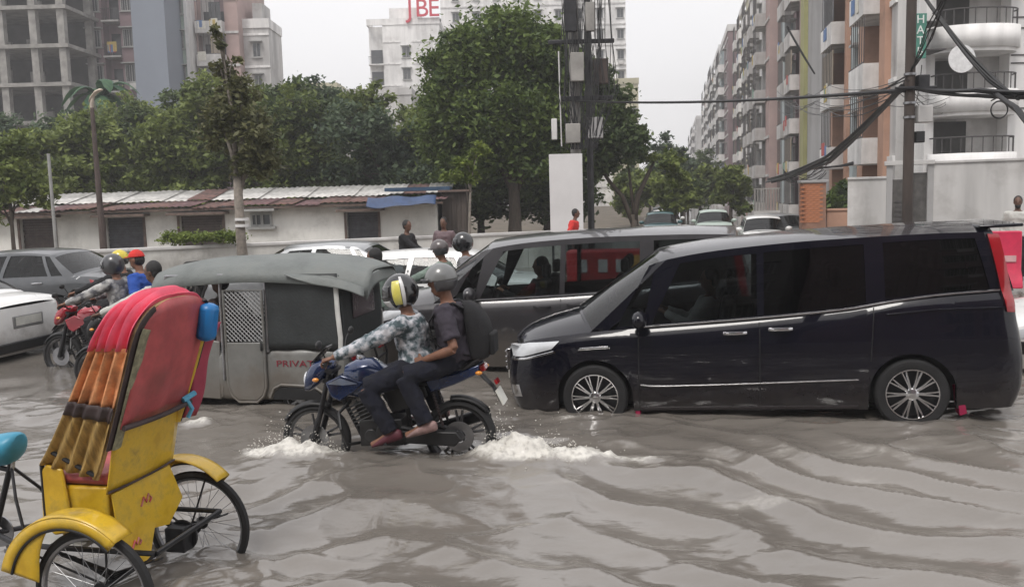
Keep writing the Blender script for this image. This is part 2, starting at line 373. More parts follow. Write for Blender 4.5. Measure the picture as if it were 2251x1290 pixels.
# ------------------------------------------------------------------ cars and vans
def wheel_parts(parent, x, y, z, Rw, w, rim_m, spokes, side, tyre_m=M_RUB):
    """side -1: outer face looks to -y"""
    s = side; h = w/2
    prof = [(Rw*.70, -h*.9), (Rw*.80, -h), (Rw*.93, -h*.96), (Rw*.985, -h*.78), (Rw, -h*.4), (Rw, h*.4), (Rw*.985, h*.78), (Rw*.93, h*.96), (Rw*.80, h), (Rw*.70, h*.9)]
    t = MB().lathe(prof, (0, 0, 0), 'y', 40, loop=True).build('wheel', tyre_m, parent, loc=(x, y, z))
    b = MB(); r0 = Rw*.715
    o = s*h
    b.lathe([(r0, o*.92), (r0*1.0, o*.99), (r0*.955, o*.99), (r0*.93, o*.82), (r0*.9, o*.2), (r0*.98, -o*.8), (r0, -o*.8)], (0, 0, 0), 'y', 40, loop=True)
    for k in range(spokes):
        a = 2*math.pi*k/spokes
        for da in (-.085, .085):
            p0 = (math.cos(a)*r0*.12, o*.80, math.sin(a)*r0*.12); p1 = (math.cos(a+da)*r0*.95, o*.84, math.sin(a+da)*r0*.95)
            b.tube([p0, p1], [.013, .010], 6)
    b.lathe([(.001, o*.94), (.045, o*.93), (.055, o*.85), (.06, o*.5)], (0, 0, 0), 'y', 20)
    b.build('rim', rim_m, t)
    MB().lathe([(.001, -o*.1), (r0*.9, -o*.1), (r0*.9, o*.05), (.001, o*.05)], (0, 0, 0), 'y', 24).build('brake_disc', M_DSTEEL, t)
    return t

class Car:
    def __init__(s, name, label, cat, loc, rz, sp, paint, glassm, group=None, ry=0., detail=True, rim=None, interior=True):
        s.sp = sp; L = sp['L']; W = sp['W']; s.hw0 = W/2
        s.e = empty(name, label, cat, loc, rz, group, ry=ry)
        belt = lambda x: itp(sp['belt'], x); ze = lambda x: itp(sp['edge'], x)
        s.belt = belt; s.ze = ze
        plan = sp.get('plan') or [(0, .70), (.06, .80), (.18, .885), (.4, .955), (.8, .99), (1.3, 1.), (L-1., 1.), (L-.4, .985), (L-.12, .95), (L-.03, .9), (L, .83)]
        fz = sp.get('fz') or [(.1, .92), (.22, .955), (.40, .995), (.62, 1.), (.80, .995), (.95, .975), (1.2, .955)]
        s.hw = lambda x: s.hw0*itp(plan, x); s.fz = lambda z: itp(fz, z)
        fk = sp.get('front') or [(.15, .07), (.3, .015), (.45, 0), (.65, .03), (.8, .10), (1., .2)]
        rk = sp.get('rear') or [(.15, .08), (.35, .01), (.55, 0), (.8, .02), (1., .05), (1.2, .06)]
        s.fk = fk; s.rk = rk; s.L = L
        Rw = sp['R']; Ra = Rw*1.16; wx = sp['wheels']; zb0 = sp['zb']
        def zb(x):
            z = itp(sp['sill'], x) if 'sill' in sp else zb0
            for w in wx:
                if abs(x-w) < Ra: z = max(z, Rw+math.sqrt(max(0, Ra*Ra-(x-w)**2)))
            return z
        xs = set(np.round(np.linspace(0, L, 44 if detail else 24), 4)) | {.02, .05, .09, L-.02, L-.05, L-.09}
        for w in wx:
            for k in range(15): xs.add(round(w-Ra*math.cos(math.pi*k/14), 4))
            xs.add(round(w-Ra-.002, 4)); xs.add(round(w+Ra+.002, 4))
        xs = sorted(x for x in xs if 0 <= x <= L)
        b = MB(); NR = 12
        for sgn in (-1, 1):
            P = []
            for x in xs:
                z0 = zb(x); z1 = belt(x); row = []
                if z0 > z1-.04: z0 = z1-.04
                row.append((*s._xy(x, z0, -.05, sgn), z0+.005))
                for k in range(NR+1):
                    z = lerp(z0, z1, k/NR); row.append((*s._xy(x, z, 0, sgn), z))
                P.append(row)
            b.grid(P)
        for end in (0, L):                                   # front and rear faces
            P = []
            for k in range(NR+1):
                z = lerp(zb(end), belt(end), k/NR); x, y = s._xy(end, z, 0, 1)
                bl = (.10 if end == 0 else .05)
                P.append([(x+(-bl if end == 0 else bl)*(1-(u)**2), y*u, z) for u in np.linspace(-1, 1, 11)])
            b.grid(P)
        def deck(x0, x1, tab, n=16):
            P = []
            for x in np.linspace(x0, x1, n):
                z1 = belt(x); xx, y = s._xy(x, z1, 0, 1); zc = itp(tab, x); row = []
                for u in np.linspace(-1, 1, 13):
                    k = 1-abs(u)**2.6
                    fx = -.10*(1-u*u)*max(0, 1-x/.5) if x < L/2 else .05*(1-u*u)*max(0, 1-(L-x)/.4)
                    row.append((xx+fx, y*u, z1+(zc-z1)*k))
                P.append(row)
            b.grid(P)
        a0, a1, d0, d1 = sp['a0'], sp['a1'], sp['d0'], sp['d1']
        deck(0, a0+.12, sp['hood'])
        if 'trunk' in sp: deck(d0-.1, L, sp['trunk'])
        # greenhouse
        kt = sp.get('ktop', .80); cr = sp.get('crown', .07)
        def ys(x, sv): 
            yb = s.hw(x)*s.fz(belt(x))-sp.get('tuck', .022); yt = s.hw(x)*kt
            return lerp(yb, yt, sv)+.018*math.sin(math.pi*sv)
        s.kt = kt
        bounds = [(a0, a1, 'p')]
        for (p, q, r, t) in sp['win']: bounds += [(p, r, 'w'), (q, t, 'p')]
        bounds.append((d0, d1, 'e'))
        sb, st = sp.get('sb', .06), sp.get('st', .90)
        rows = [0, sb]+[lerp(sb, st, k/4) for k in (1, 2, 3)]+[st, 1]
        wins = {}
        def gp(xb, xt, sv, sgn, ins=0):
            x = lerp(xb, xt, sv); z = lerp(belt(xb), ze(xt), sv); return (x, sgn*(ys(x, sv)-ins), z)
        for sgn in (-1, 1):
            for i in range(len(bounds)-1):
                xb0, xt0, k = bounds[i]; xb1, xt1, _ = bounds[i+1]; n = 6 if k == 'w' else 2
                cols = [(lerp(xb0, xb1, q/n), lerp(xt0, xt1, q/n)) for q in range(n+1)]
                if k != 'w': b.grid([[gp(c[0], c[1], r, sgn) for r in rows] for c in cols])
                else:
                    b.grid([[gp(c[0], c[1], r, sgn) for r in rows[:2]] for c in cols]); b.grid([[gp(c[0], c[1], r, sgn) for r in rows[-2:]] for c in cols])
                    g = MB().grid([[gp(c[0], c[1], r, sgn, .012) for r in np.linspace(sb-.012, st+.012, 5)] for c in [(lerp(xb0, xb1, q), lerp(xt0, xt1, q)) for q in (-.02, .2, .4, .6, .8, 1.02)]])
                    gm = glassm[min(i//2, len(glassm)-1)] if isinstance(glassm, list) else glassm
                    g.build('window', gm, s.e)
        bx0 = sp.get('bow', .16); zc0 = itp(sp['hood'], a0)-belt(a0)
        def screen(xb, xt, sgn_, bow, zc, lo, hi, name, vg=True):
            def pt(u, sv, ins=0):
                x = lerp(xb, xt, sv)+sgn_*bow*(1-.45*sv)*(1-u*u)-sgn_*ins; z = lerp(belt(xb), ze(xt), sv)+lerp(zc, cr, sv)*(1-abs(u)**2.4)
                return (x, u*ys(lerp(xb, xt, sv), sv), z)
            us = np.linspace(-1, 1, 13)
            b.grid([[pt(u, r) for u in us] for r in (0, lo)]); b.grid([[pt(u, r) for u in us] for r in (hi, 1)])
            MB().grid([[pt(u*.999, r, .004) for u in us] for r in np.linspace(lo-.01, hi+.01, 7)]).build(name, glassm[0] if isinstance(glassm, list) else glassm, s.e)
            return pt
        screen(a0, a1, -1, bx0, zc0, .03, .94, 'windscreen')
        zr = (itp(sp['trunk'], d0)-belt(d0)) if 'trunk' in sp else .0
        screen(d0, d1, 1, .06, zr, sp.get('rlo', .12), .9, 'rear_window')
        P = []
        for t in np.linspace(0, 1, 26):
            x = lerp(a1, d1, t); row = []
            for u in np.linspace(-1, 1, 13):
                fx = -bx0*.55*(1-u*u)*max(0, 1-t/.35) + .06*.55*(1-u*u)*max(0, 1-(1-t)/.3)
                row.append((x+fx, u*ys(x, 1), ze(x)+cr*(1-abs(u)**2.4)))
            P.append(row)
        b.grid(P)
        s.body = b.build('body', paint, s.e, sharp=50)
        q = s.body.modifiers.new('weld', 'WELD'); q.merge_threshold = .0015
        # dark underside and wheel wells
        u = MB(); u.bx(.25, L-.25, -W*.36, W*.36, zb0+.02, belt(L/2)-.28)
        u.build('underbody', M_BLACK, s.e, bevel=.03)
        for w in wx:
            for sg in (-1, 1):
                wheel_parts(s.e, w, sg*(W/2-.105), Rw, Rw, .2, rim or M_STEEL, sp.get('spokes', 8), sg)
        if interior:
            for k, xx in enumerate(sp.get('seats', [lerp(a0, d0, .28), lerp(a0, d0, .62)])):
                for sg in ((-1, 1) if k == 0 else (-1, 0, 1)):
                    zz = belt(xx)-.38; c = MB()
                    c.box((xx-.12, sg*W*.23, zz), (.48, .42, .14)); c.box((xx+.16, sg*W*.23, zz+.3), (.13, .42, .56), Matrix.Rotation(R(12), 3, 'Y')); c.box((xx+.24, sg*W*.23, zz+.68), (.09, .24, .17))
                    c.build('seat', M_INT, s.e, bevel=.04)
            d = MB(); d.box((a0+.22, 0, belt(a0)-.06), (.34, W*.84, .18)); d.build('dashboard', M_INT, s.e, bevel=.05)
            d = MB(); d.tube([(a0+.52+.04*math.sin(q), W*.22+.18*math.cos(q), belt(a0)+.02+.17*math.sin(q)) for q in np.linspace(0, 2*math.pi, 21)[:-1]], .014, 6, loop=True); d.build('steering_wheel', M_BLACK, s.e)
    def _xy(s, x, z, off, sgn):
        t = min(1, max(0, (z-(s.belt(x)-.10))/.10)); y = s.hw(x)*s.fz(z)+off-s.sp.get('tuck', .022)*t*t
        xx = x
        if x < .5: xx = x+itp(s.fk, z)*(1-x/.5)**2
        if s.L-x < .4: xx = x-itp(s.rk, z)*(1-(s.L-x)/.4)**2
        return xx, sgn*y
    def pt(s, x, z, off, sgn):
        zb = s.belt(x)
        if z <= zb: a = s._xy(x, z, off, sgn); return (a[0], a[1], z)
        sv = (z-zb)/max(.01, s.ze(x)-zb); y = lerp(s.hw(x)*s.fz(zb)-s.sp.get('tuck', .022), s.hw(x)*s.kt, sv)+.018*math.sin(math.pi*min(1, sv))+off
        xx = x-(itp(s.rk, min(z, 1.2))*(1-(s.L-x)/.4)**2 if s.L-x < .4 else 0)
        return (xx, sgn*y, z)
    def patch(s, name, lo, hi, m, off=.008, n=12, nr=5, sides=(-1, 1), parent=None, inner=-.02):
        """panel that follows the body side, between a lower and an upper (x, z) line"""
        r = None
        for sg in sides:
            def line(ps, t):
                L_ = [0.]
                for i in range(len(ps)-1): L_.append(L_[-1]+math.hypot(ps[i+1][0]-ps[i][0], ps[i+1][1]-ps[i][1]))
                d = t*L_[-1]
                return (float(np.interp(d, L_, [p[0] for p in ps])), float(np.interp(d, L_, [p[1] for p in ps])))
            G = []; 
            for i in range(n+1):
                a = line(lo, i/n); c = line(hi, i/n); col = [s.pt(a[0], a[1], inner, sg)]
                for k in range(nr+1):
                    x = lerp(a[0], c[0], k/nr); z = lerp(a[1], c[1], k/nr); col.append(s.pt(x, z, off*(1 if 0 < k < nr else .8), sg))
                col.append(s.pt(c[0], c[1], inner, sg)); G.append(col)
            b = MB().grid(G); nn = len(G[0])
            b.f.append(tuple(range(nn))); b.f.append(tuple(n*nn+i for i in reversed(range(nn))))
            r = b.build(name, m, parent or s.e, sharp=30)
        return r
    def strip(s, name, pts, m, r=.008, off=.006, sides=(-1, 1), n=24):
        xs = [p[0] for p in pts]
        for sg in sides:
            P = [s.pt(x, itp(pts, x), off, sg) for x in np.linspace(xs[0], xs[-1], n)]
            MB().tube(P, r, 6).build(name, m, s.e)
    def handles(s, spots, m, w=.2):
        for (x, z) in spots:
            for sg in (-1, 1):
                b = MB(); P = [s.pt(x+w*(t-.5), z+.012*(t-.5)*0, .012+.03*math.sin(math.pi*t)**.5, sg) for t in np.linspace(0, 1, 9)]
                b.tube(P, .016, 8, ell=(1, .7)); b.build('door_handle', m, s.e)
    def mirrors(s, x, z, m):
        for sg in (-1, 1):
            c = s.pt(x, s.belt(x), 0, sg); b = MB()
            b.ell((c[0]-.02, c[1]+sg*.13, z), (.075, .12, .085), nu=16, nv=10)
            b.tube([(c[0], c[1]-sg*.02, z-.06), (c[0]-.01, c[1]+sg*.09, z-.03)], .025, 8); o = b.build('mirror', m, s.e)
    def arches(s, m):
        pass

VAN = dict(tuck=.045, L=4.62, W=1.70, R=.315, wheels=[.88, 3.70], zb=.175,
    belt=[(0, .80), (.15, .85), (.5, .90), (.95, .945), (1.4, .965), (2.4, 1.015), (3.2, 1.075), (3.6, 1.145), (4.0, 1.175), (4.62, 1.195)],
    edge=[(1.3, 1.50), (1.65, 1.60), (2.2, 1.665), (3., 1.705), (3.9, 1.715), (4.5, 1.70)],
    hood=[(0, .86), (.1, .93), (.35, 1.01), (.7, 1.09), (1.05, 1.15)],
    a0=.86, a1=1.60, d0=4.55, d1=4.40, ktop=.80, crown=.075, bow=.20, sb=.05, st=.90,
    win=[(1.10, 1.36, 1.44, 1.50), (1.42, 2.40, 1.76, 2.42), (2.46, 3.34, 2.48, 3.34), (3.50, 4.36, 3.50, 4.24)], seats=[1.95, 2.9, 3.75], spokes=10)
SEDAN = dict(L=4.4, W=1.7, R=.30, wheels=[.85, 3.45], zb=.19,
    belt=[(0, .62), (.3, .74), (.9, .84), (1.5, .89), (2.6, .93), (3.4, .95), (3.9, .96), (4.3, .93), (4.4, .86)],
    edge=[(1.6, 1.30), (2.0, 1.355), (2.6, 1.38), (3.1, 1.35), (3.4, 1.28)],
    hood=[(0, .66), (.2, .77), (.7, .90), (1.25, .99)], trunk=[(3.5, 1.03), (3.9, 1.03), (4.25, .99), (4.4, .90)],
    a0=1.1, a1=1.85, d0=3.80, d1=3.22, ktop=.70, crown=.06, bow=.2,
    win=[(1.38, 2.26, 1.98, 2.34), (2.34, 3.25, 2.42, 3.0), (3.32, 3.55, 3.06, 3.14)], seats=[2.0, 2.95], spokes=7)
SUV = dict(L=4.5, W=1.78, R=.34, wheels=[.88, 3.52], zb=.24,
    belt=[(0, .78), (.3, .88), (.9, .97), (1.5, 1.02), (2.6, 1.06), (3.6, 1.10), (4.5, 1.10)],
    edge=[(1.5, 1.44), (1.9, 1.53), (2.6, 1.565), (3.5, 1.55), (4.2, 1.50)],
    hood=[(0, .84), (.2, .95), (.7, 1.04), (1.2, 1.10)], a0=1.05, a1=1.75, d0=4.44, d1=4.10, ktop=.74, crown=.06, bow=.18,
    win=[(1.34, 2.24, 1.90, 2.30), (2.32, 3.25, 2.38, 3.20), (3.36, 4.22, 3.30, 3.80)], seats=[1.95, 2.95], spokes=6)
HATCH = dict(SUV, L=3.7, R=.29, W=1.6, wheels=[.7, 3.0], zb=.18,
    belt=[(0, .70), (.3, .80), (.9, .90), (2.6, .97), (3.7, 1.0)], edge=[(1.2, 1.32), (1.7, 1.42), (2.6, 1.44), (3.4, 1.38)],
    hood=[(0, .74), (.2, .85), (.8, .98), (1.0, 1.02)], a0=.85, a1=1.45, d0=3.66, d1=3.40, win=[(1.1, 1.9, 1.6, 1.95), (2.0, 2.75, 2.03, 2.72), (2.85, 3.45, 2.82, 3.15)], seats=[1.6, 2.5])

def chassis_trim(c, lamp_m=M_LENS, tail=True):
    L = c.L; b = c.belt
    c.patch('headlight', [(.03, b(.03)-.13), (.40, b(.4)-.10)], [(.05, b(.05)-.02), (.46, b(.46)-.03)], lamp_m)
    if tail: c.patch('tail_light', [(L-.30, b(L-.3)-.17), (L-.02, b(L)-.22)], [(L-.34, b(L-.3)-.04), (L-.03, b(L)-.03)], M_RED)
    c.handles([(2.12, b(2.1)-.09), (3.05, b(3.0)-.09)], M_CHR)
    c.mirrors(c.sp['win'][0][0]+.12, b(1.3)+.09, M_BLACK if tail is None else c.body.data.materials[0])
    x1 = c._xy(L, .6, 0, 1)[0]
    o = MB().bx(x1+.045, x1+.06, -.26, .26, .60, .72).build('number_plate', M_PLATE, c.e)
    x0 = c._xy(0, .5, 0, 1)[0]
    g = MB()
    for k in range(5): g.bx(x0-.115+.0*k, x0-.07, -.48, .48, .42+.06*k, .45+.06*k)
    g.build('grille', M_BLACK, c.e, bevel=.006)

M_PBLACK = mat('black_blue_paint', (.003, .003, .008), .2, .0, var=.15, coat=.75, spec=.15, mud=(.40, .14), gscale=7)
M_PGREY = mat('dark_grey_paint', (.040, .038, .042), .30, .2, var=.1, coat=.8, mud=(.5, .5), gscale=6)
M_PWHITE = mat('white_paint', (.78, .78, .77), .28, var=.06, coat=.6, scale=2, mud=(.45, .5), gscale=6)
W_N = mat('notice_white', (.66, .65, .64), .6)
M_PSILV = mat('silver_paint', (.30, .31, .32), .3, .5, var=.08, coat=.6)
M_PGR2 = mat('mid_grey_paint', (.17, .175, .18), .3, .4, var=.08, coat=.6)
G_DARK = glass('tinted_glass', (.035, .035, .05)); G_MID = glass('smoked_glass', (.16, .18, .18)); G_CLR = glass('clear_glass', (.55, .60, .60)); G_SOFT = glass('light_tinted_glass', (.30, .33, .34))

# --- black people carrier
c = Car('parked_van', 'glossy black minivan with chrome wheels in the flood water', 'van', (.11, 9.33, -.176), -13.2, VAN, M_PBLACK, [G_SOFT, G_SOFT, G_DARK, G_DARK], ry=-2.0, rim=M_CHR)
c.e.name = 'black_van'; BV = c
c.patch('headlight', [(.0, .70), (.16, .715), (.48, .79)], [(.02, .815), (.2, .845), (.56, .865)], M_LENS, off=.012, n=18)
c.patch('headlight_surround', [(.0, .665), (.2, .685), (.5, .755)], [(.0, .69), (.2, .705), (.5, .775)], M_CHR, off=.016, n=16)
c.patch('fog_lamp', [(.03, .30), (.14, .31)], [(.03, .42), (.12, .43)], M_CHR, off=.01)
c.patch('tail_light', [(4.50, 1.02), (4.61, 1.01)], [(4.36, 1.69), (4.47, 1.68)], M_RED, off=.022, n=8, nr=14)
c.patch('side_marker', [(.74, .775), (1.05, .79)], [(.76, .80), (1.03, .81)], M_CHR, off=.012)
c.strip('sill_strip', [(1.32, .435), (1.45, .42), (3.25, .455)], M_CHR, .007)
c.strip('belt_strip', [(1.36, .975), (2.4, 1.025), (3.2, 1.085), (3.5, 1.13), (4.0, 1.185), (4.45, 1.205)], M_CHR, .010, .012)
c.strip('shoulder_crease', [(3.5, 1.03), (4.0, 1.06), (4.5, 1.06)], M_PBLACK, .008, .004)
c.strip('sill_edge', [(1.3, .20), (3.25, .20)], M_PBLACK, .022, .0)
for pts in ([(1.30, .24), (1.32, .93)], [(2.40, .24), (2.42, .99)], [(3.36, .62), (3.40, 1.09)]):
    for sg in (-1, 1):
        MB().tube([c.pt(lerp(pts[0][0], pts[1][0], t), lerp(pts[0][1], pts[1][1], t), .0005, sg) for t in np.linspace(0, 1, 10)], .005, 6).build('door_gap', M_BLACK, c.e)
c.handles([(2.20, .905), (2.60, .93)], M_CHR)
c.mirrors(1.36, 1.06, M_PBLACK)
for (xb0, xb1, xt0, xt1) in VAN['win'][1:]:                      # window surrounds
    pass
b = MB(); b.bx(4.30, 4.66, -.62, .62, 1.735, 1.765); b.build('roof_spoiler', M_PBLACK, c.e, bevel=.012)
b = MB(); b.bx(-.06, -.02, -.44, .44, .52, .74)
for k in range(4): b.bx(-.075, -.03, -.44, .44, .54+.055*k, .56+.055*k)
b.build('grille', M_CHR, c.e, bevel=.004)
MB().bx(-.10, -.075, -.24, .24, .40, .51).build('number_plate', M_PLATE, c.e)
MB().bx(4.67, 4.69, -.24, .24, .62, .74).build('number_plate', M_PLATE, c.e)
b = MB(); b.prism([(4.06, .36), (4.11, .38), (4.15, .13), (4.09, .11)], -.80, -.66); b.build('mud_flap', mat('pink_flap', (.30, .01, .06), .5), c.e, bevel=.005)
b = MB(); b.prism([(4.06, .36), (4.11, .38), (4.15, .13), (4.09, .11)], .66, .80); b.build('mud_flap', MATS['pink_flap'], c.e, bevel=.005)
b = MB(); b.prism([(1.235, .40), (1.27, .42), (1.31, .1), (1.26, .1)], -.80, -.66); b.build('mud_flap', MATS['pink_flap'], c.e, bevel=.005)
for k in range(2):
    MB().tube([(1.02-.0, -.35+.55*k, 1.165), (.98, -.05+.5*k, 1.19)], .008, 6).build('wiper', M_BLACK, c.e)

# --- dark grey people carrier behind it
c = Car('grey_van', 'dark grey minivan behind the black minivan, with clear front door windows', 'van', (-1.63, 11.62, -.10), -12, VAN, M_PGREY, [G_CLR, G_CLR, G_SOFT, G_MID], rim=M_STEEL); GV = c
c.patch('headlight', [(.0, .70), (.16, .715), (.48, .79)], [(.02, .815), (.2, .845), (.56, .865)], M_LENS, off=.012, n=18)
c.patch('tail_light', [(4.50, 1.02), (4.61, 1.01)], [(4.36, 1.69), (4.47, 1.68)], M_RED, off=.022, n=8, nr=14)
c.strip('belt_strip', [(1.36, .975), (2.4, 1.025), (3.2, 1.085), (3.5, 1.13), (4.45, 1.205)], M_STEEL, .009, .010)
c.handles([(2.20, .905), (2.60, .93)], M_PGREY); c.mirrors(1.36, 1.06, M_PGREY)
for pts in ([(1.30, .24), (1.32, .93)], [(2.40, .24), (2.42, .99)], [(3.36, .62), (3.40, 1.09)]):
    MB().tube([c.pt(lerp(pts[0][0], pts[1][0], t), lerp(pts[0][1], pts[1][1], t), .0005, -1) for t in np.linspace(0, 1, 10)], .005, 6).build('door_gap', M_BLACK, c.e)
MB().bx(4.67, 4.69, -.24, .24, .62, .74).build('number_plate', M_PLATE, c.e)

# --- red stall cart seen through the grey van's windows
e = empty('food_cart', 'low red food cart with yellow disc seen through the grey minivan windows', 'cart', (1.75, 15.6, -.1), -8)
MB().bx(-.75, .85, -.35, .35, .35, 1.22).build('cabinet', mat('red_cart_paint', (.50, .025, .03), .45, var=.2), e, bevel=.02)
MB().lathe([(.001, -.02), (.17, -.02), (.17, .0), (.001, .0)], (.45, -.36, .98), 'y', 24).build('disc', mat('yellow_disc', (.72, .42, .10), .5), e)
for x in (-.55, -.2, .1): MB().bx(x, x+.16, -.372, -.352, .86, 1.08).build('white_notice', W_N, e)
for y in (-.38, .38): MB().lathe([(.20, -.02), (.25, -.02), (.25, .02), (.20, .02)], (0, y, .25), 'y', 24, loop=True).build('wheel', M_RUB, e)
MB().tube([(.85, -.3, .9), (1.2, -.3, 1.0), (1.2, .3, 1.0), (.85, .3, .9)], .02, 8).build('push_bar', M_DSTEEL, e)

# --- cars in the queue
c = Car('white_car', 'white saloon car at the left edge showing its boot and number plate recess', 'car', (-11.35, 13.45, -.12), -10, SEDAN, M_PWHITE, G_MID, rim=M_STEEL); chassis_trim(c)
c.patch('bumper_strip', [(3.95, .30), (4.39, .30)], [(3.95, .40), (4.39, .40)], M_BLACK, off=.012)
xr = c._xy(4.4, .55, 0, 1)[0]
MB().bx(xr+.03, xr+.055, -.30, .30, .56, .735).build('plate_recess', mat('grey_plastic', (.2, .2, .2), .5), c.e, bevel=.01)
MB().bx(xr+.03, xr+.07, -.82, .82, .24, .38).build('bumper_insert', M_BLACK, c.e, bevel=.03)
c = Car('grey_car', 'slate grey saloon car behind the white saloon at left', 'car', (-11.3, 17.0, -.05), -9, SEDAN, mat('slate_paint', (.10, .105, .112), .3, .4, var=.08, coat=.6), G_SOFT, rim=M_STEEL); chassis_trim(c)
c = Car('silver_car', 'silver saloon car whose roof shows above the three-wheeler canopy', 'car', (-5.75, 16.6, -.06), -7, SEDAN, M_PSILV, G_MID, rim=M_STEEL); chassis_trim(c)
c.strip('window_trim', [(1.15, .905), (2.4, .955), (3.5, .975)], M_CHR, .012, .012)
c = Car('white_car', 'white saloon car between the three-wheeler canopy and the grey minivan', 'car', (-3.75, 14.2, -.10), -8, SEDAN, M_PWHITE, G_SOFT, rim=M_STEEL); chassis_trim(c)
c = Car('white_car', 'white car nose showing behind the black minivan at the right edge', 'car', (5.62, 10.35, -.14), -11, SEDAN, M_PWHITE, G_MID, rim=M_CHR); chassis_trim(c)
c.patch('bumper_insert', [(.02, .36), (.4, .36)], [(.02, .50), (.4, .5)], M_BLACK, off=.012)
far_ = [('pale_green_car', 'pale green hatchback far down the street beyond the minivan roofs', (9.0, 39.0, -.25), 80, HATCH, mat('pale_green_paint', (.42, .50, .45), .35, var=.08)),
        ('white_hatchback', 'small white hatchback in the far traffic right of the pale green one', (9.1, 31.5, -.35), 79, HATCH, M_PWHITE),
        ('teal_car', 'dark teal car in the far traffic left of the pale green hatchback', (6.9, 40.5, -.3), 82, HATCH, mat('teal_paint', (.03, .10, .11), .3, coat=.6)),
        ('silver_hatchback', 'silver hatchback in far traffic beside the orange brick gate pillar', (11.1, 33.5, -.35), 98, HATCH, M_PSILV),
        ('white_car', 'distant white saloon car left of the pale green hatchback', (8.0, 46.0, -.25), 80, SEDAN, M_PWHITE),
        ('grey_car', 'distant grey saloon car deep in the street under the trees', (9.6, 56.0, -.25), 80, SEDAN, M_PGR2)]
for nm, lb, loc, rz, sp, pm in far_:
    c = Car(nm, lb, 'car', loc, rz, sp, pm, G_MID, group='cars in the far street', detail=False, interior=False); chassis_trim(c)

